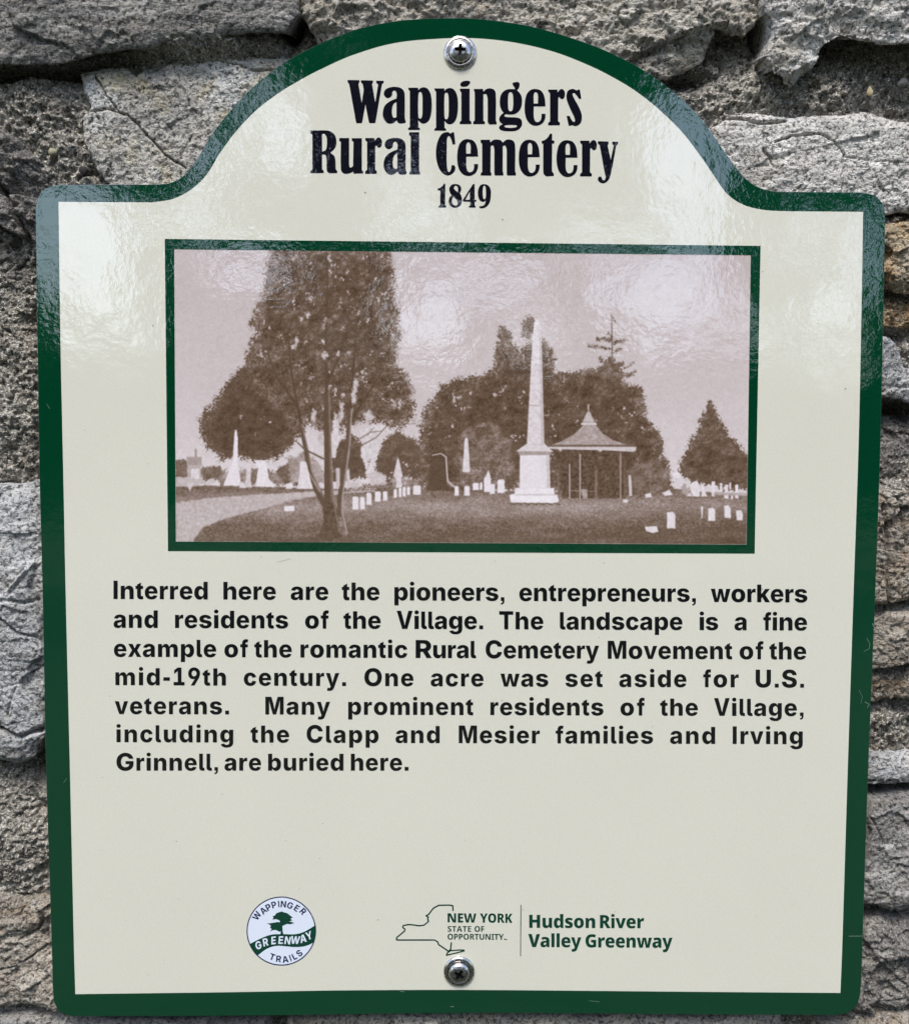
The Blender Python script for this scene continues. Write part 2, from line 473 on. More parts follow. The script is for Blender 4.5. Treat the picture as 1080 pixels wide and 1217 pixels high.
# stones the photograph shows, clockwise from the top left
stone([(-140, -110), (250, -120), (352, -60), (356, 14), (340, 38), (250, 46), (190, 52), (150, 56), (112, 62), (76, 74), (20, 76), (-60, 78), (-130, 68)], 'slate', y=.002, tilt=(.02, .06), relief=.0030, fs=.09,
      rough=.0009, edge=.003, warp=.003, strata=.0006, seed=11, label='long grey slate with a dark gap under it')
stone([(362, -110), (520, -130), (800, -120), (900, -100), (912, -20), (902, 22), (884, 42), (868, 44), (852, 36), (840, 72), (800, 90), (770, 98), (720, 120), (420, 130), (372, 46), (354, 20)], 'tan', y=.006, tilt=(-.01, .06),
      relief=.0042, fs=.05, rough=.0018, edge=.004, warp=.004, strata=.0010, seed=12, cracks=[([(700, 0), (735, 22), (752, 40)], 0.0004, .002)], label='wide tan rough stone behind the arch')
stone([(925, -100), (1180, -120), (1200, 44), (1100, 48), (1040, 42), (1002, 38), (982, 52), (974, 74), (952, 88), (922, 80), (912, 60), (922, 34), (912, 10)], 'pale', y=-.004, tilt=(0, .12), relief=.005, fs=.045,
      rough=.0014, edge=.005, warp=.004, seed=13, strata=.0006, label='pale jutting stone with a shaded underside')
stone([(92, 88), (118, 80), (150, 82), (160, 90), (210, 66), (260, 60), (310, 66), (360, 72), (420, 90), (420, 260), (120, 260), (128, 215), (112, 200), (100, 165), (98, 140), (108, 128), (98, 110)], 'lichen', y=.0125,
      relief=.0014, fs=.05, rough=.0010, edge=.003, warp=.003, seed=14,
      cracks=[([(112, 90), (124, 108), (137, 129)], 0.00035, .003), ([(102, 131), (128, 129), (152, 136), (172, 158), (196, 184), (222, 200)], 0.0004, .0035), ([(112, 132), (122, 155), (128, 175), (134, 190), (126, 210)], 0.00035, .002),
              ([(180, 84), (200, 74), (230, 66), (262, 72), (300, 82), (330, 84)], 0.00035, .0025), ([(193, 84), (196, 98)], 0.0003, .0015), ([(214, 186), (222, 174), (228, 160)], 0.0003, .0015)], label='flush cracked stone with pale grey patches')
stone([(-120, 130), (0, 148), (22, 160), (42, 185), (60, 214), (70, 300), (68, 372), (20, 395), (-130, 400)], 'dark', y=.012, tilt=(-.16, .22), relief=.008, fs=.05, rough=.0018, edge=.006, warp=.005, seed=15,
      cracks=[([(0, 218), (12, 238), (22, 262), (34, 285), (46, 300)], 0.0011, .007)], label='dark sloping stone at the upper left edge')
stone([(-120, 575), (10, 578), (34, 574), (90, 590), (92, 800), (52, 880), (42, 905), (24, 914), (-20, 912), (-120, 905)], 'blue', y=.005, relief=.0045, fs=.06, rough=.0011, edge=.005, warp=.003, seed=16, tilt=(.03, .01),
      cracks=[([(14, 700), (28, 684), (42, 668)], 0.0008, -.0022), ([(0, 735), (20, 752), (46, 758)], 0.0008, .0035), ([(10, 850), (16, 826), (22, 812)], 0.0004, .002), ([(0, 866), (24, 876), (48, 868)], 0.0011, .006), ([(0, 712), (30, 716), (46, 712)], 0.0009, .002)],
      label='blue grey block at the left edge')
stone([(-120, 1068), (0, 1072), (20, 1074), (60, 1072), (120, 1090), (120, 1192), (70, 1204), (30, 1202), (-10, 1208), (-120, 1204)], 'brown', y=.009, relief=.006, fs=.035, rough=.0017, edge=.004, warp=.004, seed=17,
      cracks=[([(0, 1155), (18, 1150), (34, 1142), (52, 1128)], 0.0005, .003), ([(20, 1120), (40, 1112), (50, 1092)], 0.0007, .003)], label='brown mottled stone at the lower left corner')
stone([(-120, 1214), (0, 1216), (40, 1211), (90, 1208), (200, 1216), (320, 1212), (330, 1330), (-120, 1330)], 'slate', y=.008, relief=.004, rough=.0015, edge=.004, warp=.003, seed=18, label='grey stone along the bottom edge')
stone([(338, 1212), (520, 1209), (760, 1212), (930, 1209), (960, 1320), (345, 1330)], 'tan', y=.008, relief=.004, rough=.0016, edge=.004, warp=.003, seed=19)
stone([(845, 150), (870, 136), (905, 132), (940, 140), (985, 136), (1030, 132), (1080, 140), (1180, 150), (1190, 262), (1110, 256), (1070, 254), (1040, 262), (980, 270), (880, 262), (850, 220)], 'pale', y=.0105, relief=.0018, fs=.06,
      rough=.0010, edge=.003, warp=.003, seed=20, tilt=(0, -.03), cracks=[([(906, 178), (915, 190), (920, 199)], 0.00045, .003), ([(920, 168), (945, 160), (975, 158), (992, 168), (1004, 182), (1002, 200), (1001, 225)], 0.0004, .003),
      ([(858, 138), (880, 140), (905, 146), (935, 142)], 0.00065, .004), ([(1004, 184), (1035, 190), (1080, 194)], 0.00035, .0015)], label='pale flat stone with thin cracks above the right shoulder')
stone([(1030, 262), (1060, 256), (1100, 258), (1190, 268), (1190, 356), (1120, 350), (1075, 352), (1050, 346), (1020, 342)], 'ochre', y=.011, relief=.006, fs=.03, rough=.0018, edge=.005, warp=.004, seed=21, label='ochre stained stone at the right edge')
stone([(1020, 352), (1052, 350), (1076, 356), (1190, 360), (1190, 396), (1080, 392), (1040, 392), (1020, 390)], 'ochre', y=.016, relief=.005, fs=.025, rough=.0018, edge=.004, warp=.004, seed=22)
stone([(1010, 400), (1044, 398), (1060, 402), (1072, 416), (1082, 432), (1180, 440), (1190, 470), (1095, 480), (1075, 474), (1054, 472), (1010, 470)], 'blue', y=.004, relief=.004, fs=.045, rough=.0011, edge=.005, warp=.003, seed=23, tilt=(.02, .08),
      label='smooth light grey stone over a dark gap')
stone([(1010, 500), (1050, 496), (1068, 500), (1100, 510), (1190, 512), (1190, 580), (1080, 576), (1020, 578)], 'dark', y=.015, relief=.007, fs=.03, rough=.0018, edge=.005, warp=.005, seed=24)
stone([(1000, 586), (1042, 582), (1100, 584), (1190, 590), (1190, 722), (1110, 716), (1060, 720), (1000, 724)], 'brown', y=.007, relief=.0045, fs=.04, rough=.0013, edge=.004, warp=.003, strata=.0004, seed=25,
      cracks=[([(1048, 600), (1056, 640), (1052, 690), (1058, 720)], 0.0009, .005), ([(1066, 590), (1074, 620), (1078, 650)], 0.0008, .004)], label='brown stone split by upright fissures')
stone([(1000, 730), (1050, 726), (1110, 722), (1190, 728), (1190, 836), (1100, 832), (1070, 838), (1040, 846), (1000, 850)], 'brown', y=.008, relief=.0045, fs=.04, rough=.0013, edge=.004, warp=.003, strata=.0005, seed=26)
stone([(1000, 896), (1032, 898), (1060, 902), (1110, 900), (1190, 904), (1190, 934), (1100, 936), (1050, 934), (1000, 932)], 'blue', y=.006, relief=.0035, fs=.03, rough=.0011, edge=.004, warp=.003, seed=27, tilt=(0, .05), label='narrow blue grey slab at the right edge')
stone([(1000, 952), (1035, 950), (1080, 948), (1190, 950), (1190, 1070), (1110, 1078), (1082, 1082), (1058, 1086), (1040, 1078), (1000, 1080)], 'slate', y=.006, relief=.004, fs=.05, rough=.0012, edge=.004, warp=.003, seed=28,
      cracks=[([(1030, 968), (1040, 982), (1050, 1004)], 0.0004, .002)], label='light grey squared stone low at the right edge')
stone([(1000, 1096), (1040, 1090), (1062, 1094), (1090, 1090), (1190, 1086), (1190, 1206), (1090, 1204), (1040, 1210), (980, 1212)], 'dark', y=.010, relief=.006, fs=.035, rough=.0017, edge=.004, warp=.004, seed=29)
stone([(968, 1214), (1040, 1214), (1190, 1210), (1190, 1320), (975, 1325)], 'brown', y=.008, relief=.004, rough=.0016, edge=.004, warp=.003, seed=30)

# mortar between and behind them
def mortar():
    bx0, bx1, bz0, bz1 = -1.3, 1.3, GZ - .05, 1.0
    xs = axis(bx0, bx1, FX0 - .004, FX1 + .004, .00066, .02); zs = axis(bz0, bz1, FZ0 - .004, FZ1 + .004, .00066, .02)
    X, Z = np.meshgrid(xs, zs); X = X.astype(np.float32); Z = Z.astype(np.float32)
    s = np.full(X.shape, 1.0, np.float32)
    wi = (X > SIGN_XZ[:, 0].min() - .01) & (X < SIGN_XZ[:, 0].max() + .01) & (Z > SIGN_XZ[:, 1].min() - .01) & (Z < SIGN_XZ[:, 1].max() + .01)
    s[wi] = poly_sdf(X[wi], Z[wi], SIGN_XZ[::2])
    keep = s > -.014
    Y = np.full(X.shape, .020, np.float32)
    x, z = X[keep], Z[keep]
    inn = (x > FX0 - .03) & (x < FX1 + .03) & (z > FZ0 - .03) & (z < FZ1 + .03)
    h = .010 * fbm(x / .05, z / .035, 3, 201)
    hf = np.zeros_like(h); xx, zz = x[inn], z[inn]
    hf[inn] = .0034 * fbm(xx / .011, zz / .009, 3, 202, .5) + .0026 * (vnoise(xx / .0023, zz / .0023, 203) - .5) + .0022 * (vnoise(xx / .0013, zz / .0013, 205) - .5) + .0022 * facets(xx / .006, zz / .006, 207)[0]
    hf[inn] -= .0035 * np.clip(vnoise(xx / .005, zz / .005, 206) - .84, 0, 1) / .16
    y = .0215 - h - hf
    def bump(px_, py_, rx, ry, amt):
        c = at([(px_, py_)], .015)[0]; k = .00046
        return amt * np.exp(-((x - c[0]) / (rx * k)) ** 2 - ((z - c[1]) / (ry * k)) ** 2)
    # fuller where it is smeared flush, hollow where the gaps are
    for q in ((1055, 725, 60, 9, .008), (1055, 582, 60, 9, .008), (1055, 1090, 60, 9, .006), (1060, 262, 50, 8, .007), (1050, 852, 50, 10, .005), (200, 56, 60, 12, .008), (300, 50, 50, 14, .008), (60, 150, 60, 60, .007), (36, 84, 16, 14, .008), (250, 58, 110, 26, .009), (960, 105, 110, 34, .007), (20, 480, 60, 90, .005), (20, 990, 70, 70, .008), (1060, 872, 60, 26, .005),
              (92, 80, 30, 8, -.024), (15, 82, 50, 8, -.024), (1075, 487, 50, 10, -.022), (1060, 940, 50, 5, -.010), (345, 20, 12, 30, -.02), (806, 92, 34, 9, -.014), (906, 32, 8, 22, -.014), (48, 385, 20, 16, -.010), (1050, 395, 40, 8, -.006),
              (1050, 700, 60, 12, -.004), (50, 905, 14, 22, -.012), (1045, 1092, 40, 6, -.008)):
        y = y - bump(*q)
    Y[keep] = y
    lim = np.where(s < .003, .0050, -1.0)
    Y = np.maximum(Y, lim)
    grid_mesh('mortar', X, Z, Y, keep, RM['mortar'], wall)
mortar()

# pebbles in the mortar
def pebble(px_, py_, r, rgb, asp=1.0, seed=0, y=.014):
    bm = bmesh.new(); bmesh.ops.create_icosphere(bm, subdivisions=3, radius=1)
    c = at([(px_, py_)], y)[0]; rr = r * .00046
    for v in bm.verts:
        n = 1 + .22 * math.sin(v.co.x * 3 + seed) * math.cos(v.co.z * 2.3 + seed * 2)
        v.co = Vector((c[0] + v.co.x * rr * n, y + v.co.y * rr * .7, c[1] + v.co.z * rr * asp * n))
    V = [v.co[:] for v in bm.verts]; F = [[v.index for v in f.verts] for f in bm.faces]; bm.free()
    mesh_obj('pebble', V, F, plain('pebble_stone', rgb, .85, spec=.3), wall, smooth=True)
for k, q in enumerate([(63, 181, 5.5, (150, 146, 120), .9), (100, 203, 5, (48, 44, 42), 1.1), (1033, 109, 3.4, (206, 190, 150), 1.6), (928, 86, 7, (128, 126, 122), .8), (1072, 98, 6, (140, 138, 134), .8),
                       (25, 1024, 6, (84, 80, 76), .8), (150, 88, 4, (150, 146, 138), .8), (962, 96, 3.5, (150, 146, 120), .7), (12, 470, 4, (110, 104, 96), 1), (24, 540, 4, (150, 144, 134), .7)]):
    pebble(*q, seed=k)

# the rest of the wall, beyond the picture
rng = random.Random(4)
def rest_of_wall():
    z = GZ - .02
    mats = ['slate', 'tan', 'brown', 'dark', 'blue', 'lichen', 'pale']
    while z < .98:
        hh = rng.uniform(.09, .17)
        if z < FZ0 - .065 < z + hh: hh = FZ0 - .065 - z
        if hh < .05: hh = .07
        x = -1.28 + rng.uniform(0, .1)
        while x < 1.25:
            ww = rng.uniform(.13, .32); a, b_, c, d = x + .008, x + ww - .008, z + .008, z + hh - .008
            x += ww
            ox0, ox1, oz0, oz1 = FX0 - .062, FX1 + .058, FZ0 - .058, FZ1 + .06
            if b_ > ox0 and a < ox1 and d > oz0 and c < oz1:
                if a < ox0 - .06: b_ = ox0
                elif b_ > ox1 + .06: a = ox1
                else: continue
            j = lambda: rng.uniform(-.012, .012)
            P = [(a + abs(j()), c + abs(j())), ((a + b_) / 2, c + j() * .5), (b_ + j() * .5, c + abs(j())), (b_ + j() * .3, (c + d) / 2), (b_ - abs(j()), d - abs(j())), ((a + b_) / 2, d + j() * .5), (a + abs(j()), d + j() * .4), (a + j() * .3, (c + d) / 2)]
            stone(P, rng.choice(mats), y=rng.uniform(.002, .012), relief=.006, fs=.06, rough=.0025, edge=.008, warp=.006, seed=rng.randint(100, 9999), px=False, fine=.007)
        z += hh
rest_of_wall()
bmc = bmesh.new(); bmesh.ops.create_cube(bmc, size=1)
for v in bmc.verts: v.co = Vector((v.co.x * 2.6, .27 + v.co.y * .44, (GZ - .05 + 1.0) / 2 + v.co.z * (1.0 - GZ + .05)))
mesh_obj('wall_core', [v.co[:] for v in bmc.verts], [[v.index for v in f.verts] for f in bmc.faces], RM['mortar'], wall); bmc.free()
FACE_BODY = {
    ',': '278|68,0 68,146 212,146 212,30 212,-60* 170,-118* 92,-148 62,-96 112,-72* 136,-40* 138,0',
    '-': '333|36,186 36,326 300,326 300,186',
    '.': '278|62,0 62,156 218,156 218,0',
    '1': '556|65,0 65,140 506,140 506,0|381,716 381,0 228,0 228,565 224,565 84,454 84,607 224,716',
    '9': '556|275,725 340,725* 449,670* 516,561* 516,481 516,422* 477,311* 440,249 293,0 142,0 333,320 381,320 372,303* 331,272* 272,253* 237,253 178,253* 90,305* 40,405* 40,475 40,551* 101,663* 208,725*|277,591 249,591* 207,563* 183,512* 183,480 183,448* 207,397* 249,369* 277,369 303,369* 346,397* 371,448* 371,480 371,512* 346,563* 303,591*',
    'C': '722|373,-10 278,-10* 126,76* 38,240* 38,357 38,476* 127,640* 279,725* 373,725 437,725* 544,690* 628,623* 679,524* 686,461 512,461 509,487* 486,528* 452,557* 406,572* 377,572 327,572* 253,521* 214,425* 214,357 214,287* 254,192* 327,144* 377,144 405,144* 450,158* 486,188* 509,229* 513,255 687,255 683,207* 639,113* 559,36* 446,-10*',
    'G': '778|403,-10 294,-10* 131,80* 40,244* 40,356 40,474* 137,638* 300,725* 401,725 466,725* 579,689* 665,625* 719,535* 726,482 541,482 535,503* 511,537* 476,561* 431,572* 404,572 350,572* 271,522* 228,427* 228,359 228,290* 270,194* 348,144* 404,144 454,144* 523,174* 558,230* 558,268 592,265 410,265 410,391 735,391 735,297 735,201* 650,64* 499,-10*',
    'I': '278|58,0 58,716 222,716 222,0',
    'M': '833|48,0 48,716 292,716 369,448 376,422* 394,335* 412,237* 427,146* 431,113 402,113 407,145* 422,236* 440,335* 458,422* 465,448 541,716 785,716 785,0 628,0 628,302 628,326* 630,402* 631,493* 634,584* 634,624 643,624 635,580* 616,488* 595,399* 576,327* 570,302 482,0 351,0 262,302 256,327* 237,399* 216,487* 195,580* 187,624 199,624 199,585* 201,494* 203,403* 205,327* 205,302 205,0',
    'O': '778|390,-10 291,-10* 132,76* 39,240* 39,357 39,476* 132,640* 291,725* 390,725 488,725* 646,640* 739,476* 739,357 739,239* 646,76* 488,-10*|390,144 442,144* 516,193* 557,288* 557,357 557,427* 516,523* 442,572* 390,572 337,572* 262,523* 222,427* 222,357 222,288* 262,193* 337,144*',
    'R': '722|60,0 60,716 388,716 477,716* 607,658* 677,551* 677,477 677,402* 605,298* 473,244* 381,244 175,244 175,382 345,382 389,382* 446,402* 477,444* 477,477 477,509* 446,553* 389,574* 345,574 253,574 253,0|493,0 301,328 506,328 705,0',
    'S': '667|342,-10 249,-10* 112,45* 35,155* 34,239 206,239 208,206* 241,158* 300,135* 339,135 374,135* 425,153* 452,187* 452,209 452,228* 427,257* 375,278* 335,286 258,304 162,325* 53,421* 53,503 53,569* 127,670* 257,725* 341,725 427,725* 553,669* 623,567* 624,500 451,500 448,538* 393,581* 341,581 307,581* 261,564* 239,533* 239,514 239,494* 264,464* 312,445* 345,437 408,423 462,411* 547,373* 604,320* 634,251* 634,209 634,140* 563,42* 433,-10*',
    'T': '611|28,573 28,716 582,716 582,573 385,573 385,0 226,0 226,573',
    'U': '722|361,-9 269,-9* 131,56* 55,175* 55,255 55,716 231,716 231,269 231,232* 264,175* 322,143* 361,143 400,143* 458,175* 491,232* 491,269 491,716 667,716 667,255 667,175* 591,56* 452,-9*',
    'V': '667|234,0 20,716 191,716 275,410 297,329* 336,155* 355,61 321,61 340,156* 376,329* 397,410 477,716 647,716 439,0',
    'a': '556|195,-10 146,-10* 70,25* 26,92* 26,144 26,187* 57,246* 109,283* 178,303* 218,307 261,311* 315,320* 338,337* 338,353 338,355 338,372* 322,396* 292,408* 271,408 250,408* 217,396* 195,372* 191,356 41,375 51,418* 110,487* 207,526* 273,526 322,526* 406,502* 469,457* 504,394* 504,353 504,0 349,0 349,73 345,73 330,46* 287,10* 231,-10*|247,101 272,101* 315,122* 340,160* 340,184 340,233 334,229* 313,223* 289,218* 266,214* 254,212 232,209* 200,193* 183,168* 183,152 183,135* 200,112* 228,101*',
    'b': '611|370,-8 331,-8* 273,19* 234,60* 224,85 218,85 218,0 53,0 53,690 221,690 221,430 224,430 234,454* 272,497* 331,526* 371,526 426,526* 520,469* 578,351* 578,259 578,170* 522,52* 427,-8*|312,123 342,123* 384,156* 405,218* 405,259 405,301* 384,362* 342,396* 312,396 282,396* 239,362* 216,301* 216,259 216,218* 239,157* 282,123*',
    'c': '556|289,-10 209,-10* 93,58* 32,178* 32,258 32,338* 93,458* 209,526* 289,526 338,526* 420,499* 481,451* 519,381* 525,339 374,314 371,334* 356,365* 335,387* 308,398* 291,398 262,398* 221,366* 198,303* 198,259 198,215* 221,151* 262,117* 291,117 308,117* 335,129* 357,151* 372,184* 374,205 525,181 520,137* 481,67* 421,17* 338,-10*',
    'd': '611|241,-8 184,-8* 89,52* 33,170* 33,259 33,351* 91,469* 185,526* 240,526 281,526* 339,497* 378,454* 387,430 391,430 391,690 558,690 558,0 393,0 393,85 387,85 377,60* 338,19* 280,-8*|299,123 329,123* 372,157* 395,218* 395,259 395,301* 372,362* 329,396* 299,396 269,396* 227,362* 206,301* 206,259 206,218* 228,156* 270,123*',
    'e': '556|287,-10 208,-10* 93,54* 31,174* 31,258 31,338* 93,458* 205,526* 282,526 335,526* 425,491* 490,423* 526,324* 526,261 526,220 88,220 88,316 449,316 373,293 373,328* 353,378* 313,405* 283,405 253,405* 212,378* 191,329* 191,296 191,226 191,187* 215,136* 260,110* 290,110 310,110* 344,123* 369,146* 375,163 519,138 506,93* 444,27* 349,-10*',
    'f': '333|310,519 310,396 8,396 8,519|82,0 82,543 82,603* 120,682* 188,722* 233,722 263,722* 315,710* 327,707 305,587 297,589* 276,593* 265,593 241,593* 222,568* 222,546 222,0',
    'g': '611|294,-205 225,-205* 123,-171* 59,-108* 51,-68 196,-39 200,-53* 225,-76* 265,-90* 293,-90 342,-90* 394,-47* 394,-1 394,90 381,90 372,67* 335,29* 278,7* 240,7 184,7* 90,60* 32,171* 32,260 32,351* 92,469* 186,526* 240,526 281,526* 339,498* 378,454* 389,430 393,430 393,519 559,519 559,13 559,-59* 492,-156* 373,-205*|298,128 329,128* 371,160* 394,219* 394,260 394,301* 371,362* 329,396* 298,396 269,396* 227,362* 205,301* 205,260 205,219* 227,160* 269,128*',
    'h': '611|221,296 221,0 53,0 53,690 217,690 217,388 207,388 226,449* 307,526* 377,526 432,526* 513,476* 558,389* 558,330 558,0 391,0 391,298 391,340* 347,389* 307,389 282,389* 242,366* 221,325*',
    'i': '278|53,0 53,519 225,519 225,0|138,577 102,577* 52,623* 52,656 52,689* 102,735* 138,735 175,735* 226,689* 226,656 226,623* 175,577*',
    'k': '556|199,135 199,334 222,334 364,519 550,519 337,252 293,252|51,0 51,690 216,690 216,0|368,0 235,215 344,333 557,0',
    'l': '278|203,-3 122,-3* 47,68* 47,145 47,690 198,690 198,163 198,143* 213,124* 229,124 239,124* 249,126* 252,126 275,10 264,6* 228,-3*',
    'm': '889|53,0 53,519 206,519 217,383 205,383 217,435* 265,497* 330,526* 365,526 421,526* 489,455* 509,371 490,371 503,427* 557,495* 630,526* 669,526 719,526* 794,483* 836,405* 836,350 836,0 669,0 669,311 669,350* 629,390* 597,390 575,390* 543,370* 525,335* 525,310 525,0 364,0 364,313 364,349* 325,390* 293,390 271,390* 239,370* 221,334* 221,307 221,0',
    'n': '611|221,296 221,0 53,0 53,519 211,519 214,388 207,388 226,449* 307,526* 377,526 432,526* 513,476* 558,389* 558,330 558,0 391,0 391,298 391,340* 347,389* 307,389 282,389* 242,366* 221,325*',
    'o': '611|306,-10 221,-10* 99,58* 34,178* 34,258 34,338* 99,458* 221,526* 306,526 391,526* 512,458* 577,338* 577,258 577,178* 512,58* 391,-10*|306,117 336,117* 379,152* 401,216* 401,259 401,301* 379,364* 336,398* 306,398 275,398* 232,364* 210,301* 210,259 210,216* 232,152* 275,117*',
    'p': '611|53,-194 53,519 218,519 218,430 224,430 234,454* 272,497* 331,526* 371,526 426,526* 520,469* 578,351* 578,259 578,170* 522,52* 427,-8* 370,-8 331,-8* 273,19* 234,60* 224,85 221,85 221,-194|312,123 342,123* 384,156* 405,218* 405,259 405,301* 384,362* 342,396* 312,396 282,396* 239,362* 216,301* 216,259 216,218* 239,157* 282,123*',
    'r': '389|51,0 51,519 207,519 207,423 212,423 226,476* 288,526* 329,526 340,526* 364,523* 373,519 373,375 362,379* 326,383* 311,383 282,383* 237,358* 212,312* 212,281 212,0',
    's': '556|278,-10 209,-10* 104,29* 39,100* 30,150 186,174 197,141* 243,107* 284,107 318,107* 355,129* 355,147 355,165* 324,186* 292,192 199,210 121,224* 42,300* 42,360 42,413* 100,486* 205,526* 276,526 344,526* 442,491* 503,426* 512,380 362,358 355,383* 312,412* 280,412 251,412* 211,389* 211,370 211,355* 236,332* 268,326 371,307 450,293* 527,223* 527,167 527,113* 462,34* 350,-10*',
    't': '333|305,519 305,396 9,396 9,519|71,571 222,649 222,161 222,141* 239,122* 258,122 266,122* 293,126* 299,127 318,6 292,-2* 245,-8* 224,-8 148,-8* 71,70* 71,146',
    'u': '611|234,-7 179,-7* 98,42* 53,130* 53,188 53,519 221,519 221,222 221,179* 264,130* 304,130 330,130* 369,152* 391,195* 391,223 391,519 558,519 558,0 400,0 397,131 404,131 385,69* 304,-7*',
    'v': '556|186,0 9,519 175,519 247,269 261,217* 283,110* 294,49 266,49 277,110* 299,217* 313,269 383,519 548,519 370,0',
    'w': '778|148,0 5,519 170,519 204,344 215,290* 239,167* 248,94 232,94 243,166* 270,290* 281,344 319,519 459,519 495,344 506,290* 534,167* 544,94 529,94 538,166* 561,290* 570,344 605,519 773,519 629,0 467,0 418,184 411,210* 396,282* 382,357* 376,386 402,386 394,357* 380,282* 367,210* 358,184 309,0',
    'x': '556|14,0 209,332 209,202 23,519 197,519 234,447 254,406* 290,321* 306,282 251,282 269,321* 305,406* 326,447 366,519 536,519 346,202 346,330 542,0 371,0 323,88 302,129* 264,215* 247,254 303,254 286,215* 251,129* 230,88 183,0',
    'y': '556|48,-182 83,-61 103,-67 131,-74* 173,-67* 194,-42* 192,-21 190,-1 9,519 174,519 245,269 259,216* 276,110* 288,49 257,49 268,110* 291,217* 307,269 383,519 547,519 343,-53 328,-95* 280,-161* 204,-198* 147,-198 119,-198* 66,-189*',
}
FACE_EMBLEM = {
    'A': '765|23,0 267,728 491,728 742,0 554,0 450,325 426,402* 381,577* 358,674 395,674 373,577* 332,401* 310,325 209,0|186,158 186,286 579,286 579,158',
    'E': '609|59,0 59,728 560,728 560,590 226,590 226,435 534,435 534,300 226,300 226,137 560,137 560,0',
    'G': '752|389,-10 286,-10* 129,81* 41,248* 41,363 41,481* 134,649* 290,737* 387,737 449,737* 557,701* 641,635* 693,545* 700,491 530,491 524,514* 499,551* 463,577* 417,590* 390,590 336,590* 256,537* 212,436* 212,365 212,293* 255,191* 335,138* 390,138 440,138* 510,171* 546,233* 546,275 578,271 398,271 398,395 708,395 708,300 708,203* 626,64* 482,-10*',
    'I': '280|70,0 70,728 210,728 210,0',
    'L': '565|59,0 59,728 226,728 226,137 532,137 532,0',
    'N': '765|59,0 59,728 243,728 452,391 471,359* 508,290* 546,206* 564,152 548,152 545,192* 539,288* 535,379* 535,410 535,728 706,728 706,0 521,0 331,308 306,348* 266,422* 225,509* 197,567 217,567 220,515* 227,417* 230,335* 230,308 230,0',
    'P': '651|59,0 59,728 354,728 436,728* 554,664* 618,551* 618,477 618,403* 553,291* 433,229* 349,229 165,229 165,362 319,362 361,362* 416,391* 444,443* 444,477 444,512* 416,563* 360,591* 319,591 226,591 226,0',
    'R': '661|59,0 59,728 354,728 436,728* 554,669* 618,561* 618,487 618,412* 553,307* 433,252* 349,252 159,252 159,385 319,385 361,385* 416,408* 444,452* 444,487 444,522* 416,568* 360,591* 319,591 226,591 226,0|459,0 282,332 462,332 643,0',
    'S': '659|337,-10 246,-10* 112,45* 38,155* 36,237 198,237 200,202* 235,154* 295,130* 334,130 371,130* 424,150* 453,187* 453,211 453,232* 427,263* 374,285* 334,294 256,313 163,334* 55,432* 55,513 55,581* 128,681* 255,737* 337,737 421,737* 544,681* 612,579* 613,512 452,512 448,553* 389,598* 336,598 301,598* 253,579* 229,546* 229,525 229,501* 256,470* 306,449* 338,441 401,427 453,415* 535,378* 592,324* 623,254* 623,210 623,142* 554,43* 426,-10*',
    'T': '675|33,590 33,728 642,728 642,590 421,590 421,0 254,0 254,590',
    'W': '1055|218,0 23,728 208,728 283,399 293,350* 311,239* 327,127* 335,77 304,77 314,127* 331,239* 351,350* 362,399 442,728 613,728 692,399 704,350* 723,239* 741,127* 750,77 718,77 727,127* 743,239* 761,350* 772,399 846,728 1031,728 837,0 646,0 559,343 542,411* 520,568* 506,647 548,647 532,569* 513,413* 496,343 408,0',
    'Y': '748|293,0 293,266 23,728 220,728 336,504 353,471* 380,405* 394,361 363,361 376,406* 402,472* 418,504 529,728 725,728 460,266 460,0',
}
